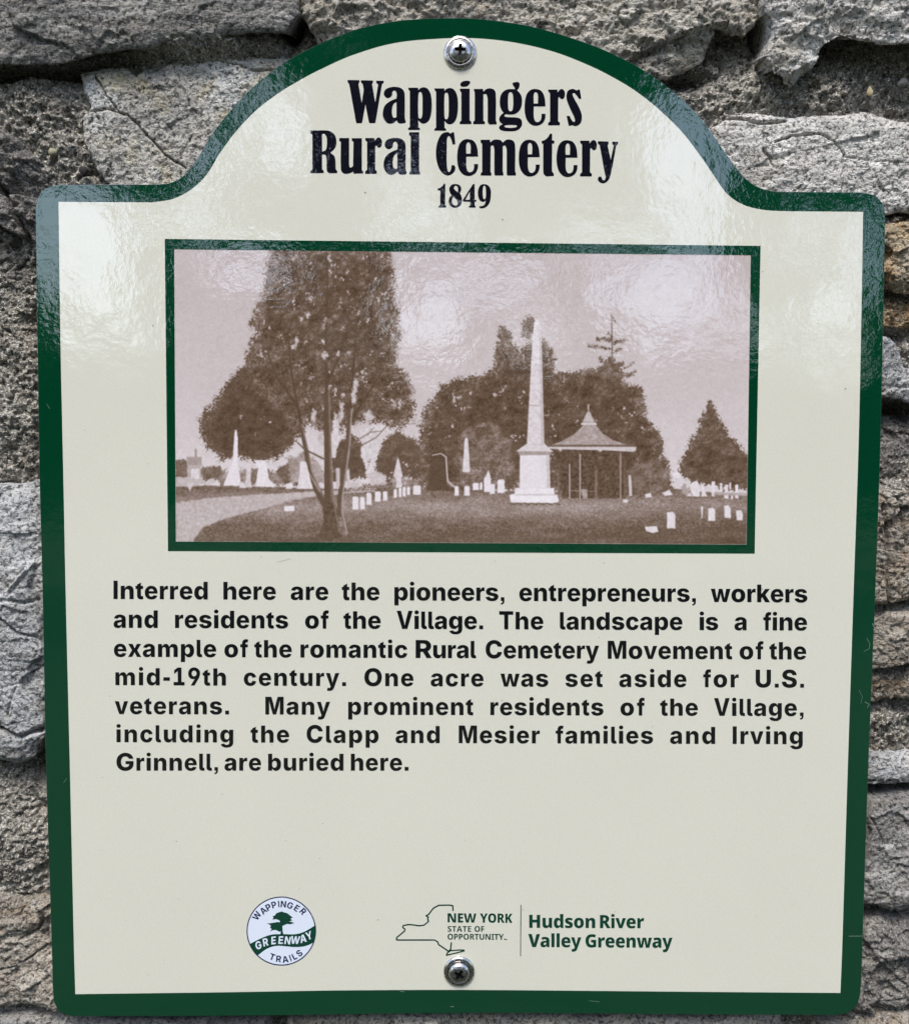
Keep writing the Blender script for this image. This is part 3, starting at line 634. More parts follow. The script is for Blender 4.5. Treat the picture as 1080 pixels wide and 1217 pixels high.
FACE_BOLD = {
    'E': '549|501,0 78,0 78,714 501,714 501,562 267,562 267,446 484,446 484,294 267,294 267,154 501,154',
    'G': '739|366,416 671,416 671,33 616,14* 474,-10* 396,-10 293,-10* 138,70* 51,234* 51,359 51,471* 138,635* 304,724* 426,724 493,724* 612,699* 656,679 597,531 559,550* 474,569* 427,569 362,569* 282,511* 246,413* 246,354 246,287* 285,194* 359,146* 413,146 431,146* 480,151* 494,154 494,270 366,270',
    'H': '765|687,0 497,0 497,293 267,293 267,0 78,0 78,714 267,714 267,447 497,447 497,714 687,714',
    'K': '684|684,0 471,0 325,276 267,241 267,0 78,0 78,714 267,714 267,402 280,426* 313,474* 329,495 481,714 688,714 460,394',
    'N': '831|753,0 506,0 240,507 236,507 238,484* 242,419* 245,353* 245,325 245,0 78,0 78,714 324,714 589,214 592,214 591,237* 587,299* 585,363* 585,388 585,714 753,714',
    'O': '796|744,358 744,275* 704,140* 620,42* 489,-10* 398,-10 308,-10* 177,42* 92,140* 51,275* 51,359 51,470* 125,635* 279,725* 399,725 520,725* 673,634* 744,469*|250,358 250,293* 280,198* 345,148* 398,148 452,148* 517,198* 545,293* 545,358 545,457* 479,570* 399,570 345,570* 280,519* 250,424*',
    'R': '675|310,714 407,714* 535,666* 600,573* 600,503 600,460* 570,388* 516,332* 478,311 686,0 471,0 319,261 267,261 267,0 78,0 78,714|307,571 267,571 267,404 305,404 351,404* 409,444* 409,495 409,519* 389,553* 343,571*',
    'V': '690|690,714 455,0 234,0 0,714 212,714 312,348 317,328* 331,264* 344,201* 345,180 347,201* 358,263* 371,326* 378,346 479,714',
    'W': '1034|1020,714 843,0 621,0 550,318 548,327* 539,369* 528,423* 520,474* 518,491 517,474* 508,423* 498,369* 489,327* 486,317 415,0 192,0 15,714 197,714 276,353 280,339* 290,290* 300,235* 310,183* 312,165 316,194* 329,271* 345,348* 360,415* 365,437 430,714 606,714 670,437 675,416* 690,348* 705,269* 719,193* 722,165 725,190* 739,263* 753,333* 757,352 837,714',
    'Y': '660|330,445 456,714 660,714 425,279 425,0 235,0 235,273 0,714 205,714',
    'a': '620|334,562 439,562* 556,459* 556,363 556,0 427,0 390,73 386,73 363,44* 314,7* 250,-10* 204,-10 156,-10* 80,29* 36,107* 36,168 36,257* 160,343* 277,348 369,351 369,360 369,398* 332,430* 300,430 267,430* 187,407* 146,389 93,512 140,537* 260,562*|325,246 271,244* 226,210* 226,179 226,150* 257,122* 283,122 319,122* 370,168* 370,204 370,248',
    'd': '642|240,-10 154,-10* 43,136* 43,276 43,417* 156,562* 246,562 284,562* 338,541* 378,504* 392,481 396,481 392,502* 387,575* 387,609 387,760 575,760 575,0 434,0 394,70 387,70 374,48* 334,12* 278,-10*|315,138 363,138* 402,197* 403,259 403,274 403,340* 365,412* 313,412 277,412* 231,344* 231,273 231,203* 277,138*',
    'e': '616|314,562 395,562* 511,506* 573,394* 573,310 573,226 231,226 233,181* 295,123* 354,123 406,123* 492,143* 538,165 538,31 498,10* 403,-10* 332,-10 248,-10* 118,49* 43,175* 43,273 43,372* 111,500* 233,562*|321,435 285,435* 239,391* 235,344 404,344 404,370* 384,410* 347,435*',
    'i': '322|254,552 254,0 68,0 68,552|162,774 202,774* 261,741* 261,691 261,642* 202,608* 162,608 120,608* 63,642* 63,691 63,741* 120,774*',
    'l': '320|253,0 67,0 67,760 253,760',
    'n': '668|409,562 496,562* 603,466* 603,360 603,0 416,0 416,304 416,359* 383,415* 347,415 292,415* 253,327* 253,244 253,0 67,0 67,552 208,552 233,479 240,479 258,505* 307,542* 370,562*',
    'o': '636|592,278 592,209* 554,101* 483,28* 381,-10* 316,-10 257,-10* 156,28* 83,101* 43,209* 43,278 43,369* 109,496* 233,562* 319,562 399,562* 522,496* 592,369*|232,278 232,230* 249,163* 287,129* 318,129 349,129* 386,163* 403,230* 403,278 403,325* 386,390* 348,423* 317,423 273,423* 232,350*',
    'r': '467|397,562 413,562* 447,558* 455,556 439,380 429,382* 400,386* 374,386 355,386* 314,379* 277,356* 253,311* 253,273 253,0 67,0 67,552 206,552 235,464 244,464 259,491* 307,536* 366,562*',
    's': '515|475,169 475,117* 428,36* 325,-10* 242,-10 183,-10* 91,3* 43,21 43,171 95,147* 203,126* 234,126 268,126* 299,141* 299,156 299,169* 279,187* 228,210* 181,229 134,248* 73,293* 42,355* 42,400 42,481* 167,562* 269,562 324,562* 420,538* 471,516 420,395 379,414* 296,436* 270,436 247,436* 220,423* 220,411 220,400* 238,384* 286,363* 332,344 381,325* 444,281* 475,218*',
    'u': '668|601,552 601,0 460,0 437,69 426,69 409,41* 356,6* 293,-10* 259,-10 204,-10* 116,32* 66,122* 66,193 66,552 252,552 252,248 252,194* 284,138* 321,138 358,138* 399,177* 414,253* 414,309 414,552',
    'v': '607|211,0 0,552 195,552 289,226 291,222* 295,201* 300,177* 300,166 303,166 303,177* 307,200* 312,219* 313,225 412,552 607,552 396,0',
    'w': '905|482,245 476,270* 464,335* 454,394* 452,409 449,409 447,394* 437,334* 424,267* 417,238 360,0 163,0 12,552 196,552 242,337 247,314* 257,249* 266,183* 268,156 271,156 272,176* 280,227* 289,279* 297,319* 298,326 351,552 557,552 606,323 610,304* 621,245* 632,182* 634,156 637,156 639,183* 647,251* 658,316* 663,337 713,552 893,552 741,0 541,0',
    'y': '606|-1,552 196,552 291,236 293,228* 297,207* 301,184* 301,172 305,172 307,192* 315,224* 318,235 415,552 606,552 386,-37 362,-103* 295,-194* 198,-240* 126,-240 100,-240* 62,-235* 48,-232 48,-85 59,-87* 90,-91* 107,-91 139,-91* 179,-65* 205,-24* 214,0 217,8',
}
FACE_PLAIN = {
    '.': '289|54,74 54,120* 105,161* 145,161 185,161* 236,119* 236,74 236,30* 184,-13* 145,-13 105,-13* 54,30*',
    'A': '698|525,0 473,162 225,162 174,0 0,0 248,717 449,717 698,0|391,443 387,459* 370,521* 353,587* 349,607 344,584* 329,522* 314,464* 309,443 262,295 437,295',
    'E': '551|499,0 83,0 83,714 499,714 499,583 244,583 244,436 482,436 482,305 244,305 244,132 499,132',
    'F': '533|242,0 83,0 83,714 498,714 498,583 242,583 242,410 480,410 480,279 242,279',
    'I': '408|372,0 36,0 36,92 123,121 123,594 36,622 36,714 372,714 372,622 284,594 284,121 372,92',
    'N': '810|727,0 521,0 222,532 218,532 220,509* 223,444* 226,377* 226,346 226,0 83,0 83,714 288,714 587,188 590,188 589,209* 585,271* 583,339* 583,366 583,714 727,714',
    'O': '792|737,358 737,275* 696,140* 613,42* 484,-10* 396,-10 308,-10* 179,42* 95,140* 54,275* 54,359 54,470* 128,634* 279,725* 397,725 514,725* 665,634* 737,469*|223,358 223,286* 259,181* 336,125* 396,125 458,125* 533,181* 568,286* 568,358 568,467* 489,592* 397,592 336,592* 259,535* 223,431*',
    'P': '623|312,714 449,714* 582,599* 582,492 582,445* 554,359* 490,290* 384,250* 307,250 244,250 244,0 83,0 83,714|307,583 244,583 244,382 292,382 331,382* 389,402* 421,449* 421,488 421,533* 365,583*',
    'R': '660|306,714 400,714* 525,667* 587,575* 587,506 587,458* 554,385* 496,332* 459,314 663,0 480,0 322,271 244,271 244,0 83,0 83,714|302,590 244,590 244,394 302,394 360,394* 424,443* 424,498 424,529* 399,569* 345,590*',
    'S': '568|531,209 531,149* 471,50* 350,-10* 259,-10 212,-10* 139,-1* 77,17* 46,32 46,176 97,151* 212,122* 263,122 299,122* 347,140* 370,173* 370,195 370,219* 343,252* 282,284* 229,305 173,329* 94,385* 52,464* 52,524 52,589* 117,678* 233,724* 308,724 375,724* 483,696* 525,676 476,550 433,570* 345,594* 304,594 272,594* 231,577* 212,548* 212,529 212,506* 239,473* 302,440* 357,417 412,394* 490,339* 531,265*',
    'T': '580|370,0 210,0 210,581 20,581 20,714 559,714 559,581 370,581',
    'U': '749|670,274 670,189* 605,61* 472,-10* 372,-10 228,-10* 78,139* 78,272 78,714 239,714 239,281 239,202* 308,125* 375,125 423,125* 482,160* 510,230* 510,282 510,714 670,714',
    'Y': '633|316,422 459,714 633,714 397,278 397,0 236,0 236,273 0,714 174,714',
}
# ---------------------------------------------------------------- the sepia print (flat print on the panel)
PIC = ((207.5, 296.5), (891.5, 303.5), (886.5, 647), (209.5, 643.5))   # its four corners
TONES = ([0, .25, .5, .8, 1.0], [(76, 58, 42), (106, 87, 72), (150, 133, 124), (201, 190, 188), (238, 231, 233)])

def paint_print(nu=830, nv=424, ss=2):
    U, V = np.meshgrid((np.arange(nu * ss) + .5) / (nu * ss), (np.arange(nv * ss) + .5) / (nv * ss))
    (ax, ay), (bx, by), (cx, cy), (dx, dy) = PIC
    X = ((ax * (1 - U) + bx * U) * (1 - V) + (dx * (1 - U) + cx * U) * V).astype(np.float32)
    Y = ((ay * (1 - U) + by * U) * (1 - V) + (dy * (1 - U) + cy * U) * V).astype(np.float32)
    T = .71 + .11 * V.astype(np.float32) + .05 * fbm(X / 90, Y / 60, 3, 5)
    T = T + .05 * np.exp(-((Y - 570) / 60) ** 2)

    def win(x0, y0, x1, y1):
        u0 = max(0, int(((x0 - 209) / 680) * nu * ss) - 8); u1 = min(nu * ss, int(((x1 - 209) / 680) * nu * ss) + 14)
        v0 = max(0, int(((y0 - 305) / 345) * nv * ss) - 8); v1 = min(nv * ss, int(((y1 - 296) / 345) * nv * ss) + 14)
        return slice(v0, v1), slice(u0, u1)
    def bbox(P, m=10):
        a = np.array(P); return win(a[:, 0].min() - m, a[:, 1].min() - m, a[:, 0].max() + m, a[:, 1].max() + m)
    def put(w, m, val):
        T[w] = T[w] * (1 - m) + val * m
    def shape(P, val, soft=.7, rough=0, seed=3, tex=.07):
        w = bbox(P); x, y = X[w], Y[w]
        d = poly_sdf(x, y, P)
        if rough: d = d + rough * 2 * fbm(x / 3, y / 3, 3, seed)
        put(w, np.clip(.5 - d / soft, 0, 1), val + tex * 2 * fbm(x / 2.2, y / 2.2, 2, seed + 9))
    def foliage(P, seed, dark=.06, light=.38, gaps=0., edge=6., fine=1.5, soft=1.5, lift=0.):
        w = bbox(P, 14); x, y = X[w], Y[w]
        d = poly_sdf(x, y, P)
        n1 = fbm(x / 11, y / 11, 3, seed); n2 = fbm(x / fine, y / fine, 3, seed + 3)
        n4 = vnoise(x / .9, y / .9, seed + 40) - .5
        d = d + edge * 1.7 * n1 + edge * 2.6 * n2 + edge * .9 * n4
        m = np.clip(.5 - d / soft, 0, 1)
        if gaps:
            g = fbm(x / 7, y / 8.5, 3, seed + 21) + .6 * fbm(x / 2, y / 2, 2, seed + 22)
            m = m * (1 - np.clip((g - (.34 - gaps)) / .16, 0, 1) * np.clip((-d - 0) / 30 + .5, 0, 1))
        t = dark + (light - dark) * np.clip(.45 + 1.1 * fbm(x / 10, y / 7, 3, seed + 5) + 1.1 * n2, 0, 1.3)
        cl = fbm((x - 1.5) / 6, (y + 1.5) / 5, 3, seed + 60) - fbm((x + .5) / 6, (y + 3.5) / 5, 3, seed + 60)
        t = t + (light - dark) * (.6 * cl + .35 * n4) + lift * np.clip(1 + d / 14, 0, 1)
        put(w, m, t)
    def stroke(L, w0, w1, val, soft=.8, lightside=0):
        w = bbox(L); x, y = X[w], Y[w]
        n = len(L) - 1; D = np.full(x.shape, 1e9, np.float32); side = np.zeros(x.shape, np.float32)
        for i in range(n):
            (x0, y0), (x1, y1) = L[i], L[i + 1]; ex, ey = x1 - x0, y1 - y0
            t = np.clip(((x - x0) * ex + (y - y0) * ey) / (ex * ex + ey * ey + 1e-9), 0, 1)
            d = np.hypot(x - x0 - t * ex, y - y0 - t * ey); r = (w0 + (w1 - w0) * (i + t) / n) / 2
            k = (d - r) < D; D = np.where(k, d - r, D); side = np.where(k, (x - x0 - t * ex) / r, side)
        v = val + (lightside * np.clip(side * 1.1 - .1, 0, 1) if lightside else 0) + .1 * fbm(x / 1.6, y / 5, 2, 4)
        put(w, np.clip(.5 - D / soft, 0, 1), v)

    # ground
    G = [(205, 578), (245, 577), (380, 580), (420, 583), (500, 578), (600, 584), (760, 586), (790, 580), (896, 590), (896, 655), (205, 655)]
    w = bbox(G); x, y = X[w], Y[w]
    d = poly_sdf(x, y, G) + 2 * fbm(x / 4, y / 2, 2, 8)
    tone = .31 + .20 * np.exp(-((y - 602) / 14) ** 2) - .05 * np.clip((y - 615) / 30, 0, 1) + .20 * fbm(x / 30, y / 6, 3, 12) + .34 * fbm(x / 1.6, y / 1.1, 2, 13)
    tone = tone - .06 * np.clip((x - 650) / 200, 0, 1)
    put(w, np.clip(.5 - d / 1.5, 0, 1), tone)
    # curving path
    shape([(200, 599), (247, 592), (288, 589), (355, 585), (392, 583), (440, 581.5), (446, 584), (410, 586.5), (377, 589), (347, 595), (322, 602), (288, 611),
           (263, 618), (242, 627), (232, 640), (229, 650), (200, 650)], .70, 1.6, 1.2, 5, .10)
    # hedges and far trees at the left
    foliage([(208, 548), (222, 546), (224, 569), (208, 569)], 41, .25, .45, edge=2)
    foliage([(238, 556), (262, 554), (268, 571), (240, 571)], 42, .22, .45, edge=2)
    foliage([(328, 571), (332, 557), (345, 548), (356, 549), (357, 576), (330, 575)], 43, .15, .35, edge=2)
    foliage([(262, 560), (300, 556), (330, 562), (340, 576), (262, 577)], 47, .3, .6, edge=3)
    foliage([(340, 545), (360, 538), (384, 548), (390, 574), (345, 576)], 48, .45, .7, edge=4)
    foliage([(393, 575), (396, 545), (402, 525), (418, 516), (432, 526), (437, 548), (435, 568), (410, 572)], 44, .12, .34, edge=3)
    foliage([(444, 566), (448, 545), (456, 524), (472, 514), (492, 520), (504, 540), (502, 568), (470, 570)], 45, .14, .36, edge=3, gaps=.05)
    foliage([(404, 583), (430, 576), (470, 566), (505, 572), (505, 582), (440, 582)], 46, .2, .75, edge=3)
    # the wood behind the obelisk
    foliage([(497, 518), (504, 484), (517, 470), (523, 457), (541, 450), (560, 448), (576, 442), (587, 435), (588, 418), (595, 391), (601, 389),
             (613, 409), (619, 420), (627, 408), (645, 405), (660, 419), (660, 442), (690, 442), (712, 436), (727, 443), (740, 452), (757, 458),
             (765, 466), (764, 480), (769, 496), (780, 512), (789, 527), (789, 541), (797, 558), (779, 586), (700, 588), (500, 580), (498, 545)],
            51, .04, .34, gaps=.06, edge=5, lift=.14)
    foliage([(540, 530), (556, 505), (585, 500), (606, 520), (612, 560), (590, 578), (548, 575)], 55, .16, .50, edge=6, lift=.05)
    foliage([(740, 575), (752, 548), (775, 545), (795, 562), (800, 585), (745, 588)], 56, .2, .46, edge=5)
    for P in ([(620, 398), (620, 384), (627, 376), (636, 378), (634, 392), (628, 404)], [(591, 420), (594, 400), (599, 388), (606, 402), (612, 420)]):
        foliage(P, 58, .2, .5, edge=3)
    stroke([(726.5, 374), (727, 400), (727.5, 450)], .9, 2.0, .28)
    foliage([(710, 446), (719, 432), (726, 420), (734, 432), (746, 448)], 59, .15, .45, edge=4)
    for k, (x0, y0, x1, y1, tk) in enumerate([(726, 378, 731, 382, 2.5), (726, 404, 709, 403, 3), (727, 408, 743, 405, 3.4), (727, 415, 700, 411, 4), (727, 421, 737, 414, 4),
            (727, 400, 722, 396, 3), (727, 436, 712, 427, 5), (727, 437, 741, 431, 6), (738, 440, 754, 431, 2.4), (745, 447, 756, 441, 4), (727, 440, 711, 438, 6)]):
        foliage([(x0, y0 - tk / 2), (x1, y1 - tk / 2), (x1, y1 + tk / 2), (x0, y0 + tk / 2)], 60 + k, .15, .45, edge=2.2)
    # right-hand tree
    foliage([(843, 477), (851, 487), (858, 504), (866, 517), (876, 528), (884, 537), (896, 542), (896, 584), (860, 580), (819, 572), (806, 561),
             (806, 551), (815, 535), (824, 518), (830, 501), (837, 486)], 71, .06, .38, edge=4, lift=.06)
    # gate post and dark urn, small obelisk
    shape([(507, 584), (512, 545), (512, 540), (532, 540), (532, 578), (540, 583)], .14, 2, 2)
    stroke([(514, 541), (524, 539), (530, 543), (531, 560), (532, 572), (539, 578)], 1.2, 2.4, .72)
    shape([(554, 519.5), (556, 522), (558.5, 561), (549.5, 561), (552, 522)], .86)
    # pavilion
    shape([(664, 535), (744, 535), (742, 592), (668, 592)], .15, 2, 1, 4, .22)
    shape([(699, 482), (700, 489), (706, 500), (707, 505), (716, 515), (728, 523), (751, 530.5), (650, 530.5), (668, 524), (682, 516), (692, 506), (692, 500), (698, 489)], .60, .8, .3, 6, .12)
    shape([(690.5, 502.5), (708, 502.5), (709, 505), (690, 505)], .82, .8)
    shape([(697, 490), (701, 490), (705, 501), (693, 501)], .72, .8, .3)
    for gx in (668, 680, 719, 731): stroke([(699 + (gx - 699) * .25, 508), (699 + (gx - 699) * .6, 518), (gx, 527)], .6, .6, .5)
    shape([(650, 528.5), (752, 528.5), (753, 531), (650, 531)], .28)
    shape([(652, 531), (756, 531), (755, 535.5), (752, 537), (716, 535), (713, 537.5), (710, 535), (668, 534), (666, 537), (663, 534), (652, 533)], .78)
    stroke([(705, 520), (690, 521)], .5, .5, .56)
    for xx, y0, vv, ww in ((676.6, 552, .66, 1.7), (689, 540, .66, 1.6), (737, 540, .52, 2.0), (708, 560, .38, 3), (742, 545, .3, 1.4)):
        stroke([(xx, y0), (xx, 592)], ww, ww, vv)
    stroke([(677, 583), (708, 584)], 1, 1, .5)
    shape([(690, 581), (697, 581), (698, 593), (692, 593)], .6, 1.2, .6)
    stroke([(748, 566), (749, 588)], 3.2, 3.6, .78); stroke([(698.8, 481), (698.8, 486)], 1.6, 1.6, .75)
    stroke([(663, 562), (663, 590)], 1.2, 1.2, .4)
    # great obelisk and its pedestal
    shape([(634.5, 384), (637, 379), (641.5, 384), (643.5, 410), (646.5, 529), (625.8, 529), (632, 410)], .84, .8, 0, 3, .08)
    stroke([(628, 481.8), (646, 482.3)], .8, .8, .55)
    shape([(626, 527), (646.5, 527), (657.5, 537), (613, 536.5)], .84)
    shape([(615, 536.5), (655.5, 537), (653.5, 541.5), (617, 541)], .58)
    shape([(617.6, 541), (652.5, 541), (653.6, 580), (617, 580)], .92, .8, 0, 5, .06)
    shape([(612, 580), (658, 580), (659, 589), (611, 588.5)], .97)
    shape([(605, 589), (608, 587), (662, 588), (664, 596), (658, 598), (607, 597)], .99, 1, .6)
    shape([(640, 384), (643.5, 410), (646.5, 529), (642.5, 529), (641, 410)], .74, 1.2, 0, 3, .06)
    shape([(648.5, 541), (652.5, 541), (653.6, 580), (649.5, 580)], .80, 1, 0, 5, .05)
    shape([(612, 587), (659, 587), (659, 589), (611, 589)], .8, 1)
    for k in range(7): stroke([(604 + k * 9, 598), (611 + k * 9, 599.5)], 1.2, 1.6, .2)
    # big tree in front at the left
    foliage([(305, 422), (286, 440), (268, 458), (256, 473), (238, 499), (242, 530), (261, 545), (286, 545), (314, 549), (335, 541), (352, 526), (364, 505), (356, 455), (325, 428)],
            80, .03, .26, gaps=.03, edge=5, fine=1.3, lift=.12)
    foliage([(321, 290), (315, 333), (310, 352), (302, 372), (299, 380), (303, 396), (296, 416), (291, 438), (305, 462), (330, 490), (350, 512), (362, 500), (375, 508), (395, 516), (412, 508),
             (430, 500), (452, 504), (479, 511), (494, 496), (492, 470), (481, 446), (473, 433), (475, 405), (473, 386), (470, 351), (464, 290)], 81, .03, .40, gaps=.10, edge=6, fine=1.3, lift=.16)
    # branches seen through the crown
    for L in ([(360, 516), (353, 478), (346, 440), (343, 400)], [(388.5, 480), (387, 420), (389, 340), (388, 300)], [(416, 495), (420, 440), (424, 380)], [(389, 455), (405, 420), (415, 380)],
              [(414, 505), (436, 470), (455, 440)], [(352, 480), (330, 450), (318, 420)]):
        stroke(L, 3.2, 1.4, .10)
    for P in ([(421, 453), (424, 455), (423, 474), (419, 488), (417, 470)], [(404, 476), (408, 480), (408, 498), (403, 503)], [(372, 486), (376, 490), (374, 502), (370, 498)], [(398, 458), (401, 462), (399, 472)],
              [(432, 492), (440, 488), (446, 496), (436, 502)], [(378, 516), (384, 512), (385, 528), (379, 530)]):
        shape(P, .74, 2, 2.4, 31, .1)
    for k, (hx, hy, r) in enumerate([(349, 411, 6), (384, 406, 5), (386, 423, 6), (403, 421, 5), (414, 419, 5), (353, 404, 4), (395, 315, 3), (370, 312, 3), (392, 323, 3), (414, 347, 3), (404, 365, 3),
                                     (420, 369, 3), (426, 372, 2.5), (366, 375, 3), (386, 380, 4), (451, 403, 4), (437, 382, 3), (424, 455, 4), (421, 475, 4), (408, 470, 3), (399, 495, 5), (468, 480, 4)]):
        w = win(hx - 9, hy - 9, hx + 9, hy + 9); x, y = X[w], Y[w]
        dd = np.hypot(x - hx, (y - hy) * .8) - r * .55 + 7 * fbm(x / 2.2, y / 2.2, 2, 300 + k)
        put(w, .85 * np.clip(.4 - dd / 2.4, 0, 1), .84)
    # open sky between its stems
    for P in ([(396, 500), (402, 497), (404, 520), (398, 545), (395, 540)], [(368, 528), (386, 540), (386, 562), (372, 540)],
              [(428, 512), (452, 502), (462, 512), (446, 520), (440, 545), (436, 560), (428, 540), (432, 524)]):
        shape(P, .82, 1.6, 2.2, 11, .1)
    # its three stems and limbs
    stroke([(357, 505), (360, 516), (364.5, 537), (368, 561), (377, 582), (387, 600)], 4, 9, .18, 1, .34)
    stroke([(388.5, 470), (390, 545), (391, 585), (392, 606)], 7, 13, .16, 1, .30)
    stroke([(416, 488), (413.5, 528), (409, 561), (404.5, 592), (404, 610), (409, 633)], 5.5, 8, .20, 1, .5)
    stroke([(354, 526), (362, 534), (384, 545)], 1.6, 2.2, .25); stroke([(416, 532), (432, 528), (447, 520), (461, 505)], 1.5, 1, .3)
    stroke([(420, 526), (440, 514), (455, 512)], 1.2, .8, .34); stroke([(437, 517), (444, 508)], 1, .7, .34)
    stroke([(366, 560), (380, 584)], 1.4, 2, .52)
    shape([(383, 597), (398.5, 598), (401, 612), (404, 626), (410, 637), (400, 640), (376, 640), (381, 632), (385, 618)], .17, 1.4, 1.2, 15, .16); stroke([(397, 598), (400, 614), (403, 628)], 2, 2.5, .36)
    shape([(402, 612), (406, 615), (412, 634), (408, 638), (403, 632)], .40, 2, 2, 16, .2)
    # monuments at the left
    shape([(222, 543), (240, 543), (240, 553), (222, 553)], .58); stroke([(233, 534), (233, 544)], 2, 3, .55)
    shape([(223, 553), (239, 553), (239, 574), (223, 574)], .66); shape([(227.5, 557), (237, 557), (238, 574), (227, 576)], .86)
    shape([(209, 567), (222, 567), (240, 570), (248, 574), (224, 579), (209, 577)], .72, 1.4, 1.2); shape([(222, 574), (231, 574), (226, 584)], .8)
    shape([(279.5, 511), (281.5, 511), (283, 520), (282.6, 552), (285, 563), (287, 577), (265.5, 577), (269, 568), (274, 556), (276.8, 548), (278.4, 520)], .93, .8, .4)
    shape([(296, 545), (299, 547), (298, 570), (300, 579), (289, 580), (292, 570), (293.5, 552)], .80, 1, .6)
    shape([(303, 547), (314, 547), (318, 556), (320, 570), (327, 576), (326, 579), (304, 578), (307, 556)], .93, .8, .5)
    shape([(357, 548), (364, 549), (369, 570), (372, 581), (353, 581), (356, 565)], .88, .8, .4)
    shape([(340, 575), (346, 573.5), (349, 577), (347, 581), (340, 581)], .88, 1); shape([(284, 573), (290, 573), (291, 580), (285, 580)], .85, 1)
    shape([(247, 570), (255, 568), (255, 574), (248, 575)], .75, 1.2)
    shape([(338, 601.5), (350, 601), (350, 607.5), (338, 607.5)], .92)
    shape([(399, 556), (404, 556), (404, 578), (400, 580)], .74, 1)
    shape([(415, 556), (416.5, 578), (412, 582), (412, 560)], .8, 1)
    # spires in the middle distance
    shape([(473, 542), (479, 567), (467, 567)], .84, 1, .5); shape([(471, 567), (477, 567), (478, 580), (470, 580)], .86, 1, 1)
    shape([(427.5, 565), (431, 578), (423, 579)], .82, 1, .4); shape([(416, 572), (425, 574), (425, 580), (415, 580)], .76, 1.4, 1)
    shape([(436, 564), (444, 560), (457, 564), (460, 574), (440, 578)], .76, 2, 3)
    for x0, x1, y0, y1 in ((419, 426, 590, 605.5), (428, 433.5, 590.5, 605), (435.4, 441.5, 585.5, 600), (445.5, 452.5, 584, 596), (455, 460.3, 584, 595), (467.8, 471.8, 581, 591.5),
                           (473.7, 477.4, 579.6, 590.7), (478.5, 482.2, 578.7, 590), (483.5, 487.2, 578.7, 588), (491, 500, 577, 588), (540, 545, 577.5, 589), (551.5, 558, 577.5, 589),
                           (561.5, 569, 574, 582.5), (575, 583, 567, 585), (582, 588, 575, 587), (591, 599.5, 570, 586), (570, 573, 573, 582)):
        shape([(x0, y0 + 1.5), (x0 + 1.2, y0), (x1 - 1.2, y0), (x1, y1 * .1 + y0 * .9), (x1, y1), (x0, y1)], .93, .9, .3, int(x0))
    shape([(580, 558), (583, 567), (577, 567)], .9)
    # stones at the right
    for P in ([(766, 626), (780, 625), (782, 632), (776, 633.5), (767, 631)], [(792, 609), (799, 608), (802, 612), (802, 628), (792, 628)], [(832.5, 602), (835, 602), (834.4, 616), (833, 616)],
              [(841, 604), (847, 603), (849.3, 606), (849.3, 619), (841, 619)], [(860, 601), (865, 600.5), (868, 605), (868, 616), (860.5, 615)], [(874.3, 607), (880, 606), (882, 610), (882, 618.5), (875, 618)],
              [(822, 573), (828, 571), (831, 577), (831, 590), (820, 590), (814, 589), (820, 585)], [(834, 577), (837, 583), (840, 590), (833, 590)], [(845, 572), (849.6, 572), (849, 590), (845, 590)],
              [(855, 574), (857.5, 574), (857.5, 584), (855, 584)], [(861, 576), (865, 576), (865, 593), (859.7, 592)], [(866, 573.5), (868.5, 573.5), (868, 582), (866, 582)],
              [(873, 576), (876.5, 576), (877, 593), (873, 592)], [(868, 583), (870.4, 583), (870.2, 593), (868, 593)], [(786, 586), (795, 582), (799, 588), (790, 589)], [(766, 587), (773, 586), (774, 591), (767, 591)],
              [(799, 562), (806, 561), (808, 567), (800, 568)], [(740, 594), (746, 594), (745, 598), (740, 597)]):
        shape(P, .90, 1, .5, int(P[0][0]), .08)
    shape([(812, 575), (818, 580), (822, 588), (808, 586)], .6, 2, 3); shape([(848, 585), (888, 586), (888, 589), (848, 588)], .62, 1.2, .8)
    # paper grain, halftone speckle
    T = T + .085 * fbm(X / 1.1, Y / 1.1, 2, 91) + .05 * (_lat((X * 2).astype(np.int64), (Y * 2).astype(np.int64), 5) - .5)
    # soften like a printed photograph
    for ax_ in (0, 1, 0, 1):
        T = (np.roll(T, 1, ax_) + 2 * T + np.roll(T, -1, ax_)) / 4
    T = T + .05 * fbm(X / 1.3, Y / 1.3, 2, 95)
    T = np.where(T > .86, .86 + (T - .86) * .6, T) + .05 * fbm(X / 5, Y / 4, 3, 96)
    T = T.reshape(nv, ss, nu, ss).mean((1, 3))
    T = np.clip(T, 0, 1.05)
    col = np.stack([np.interp(T, TONES[0], [c[k] for c in TONES[1]]) for k in range(3)], -1) / 255.0
    return col
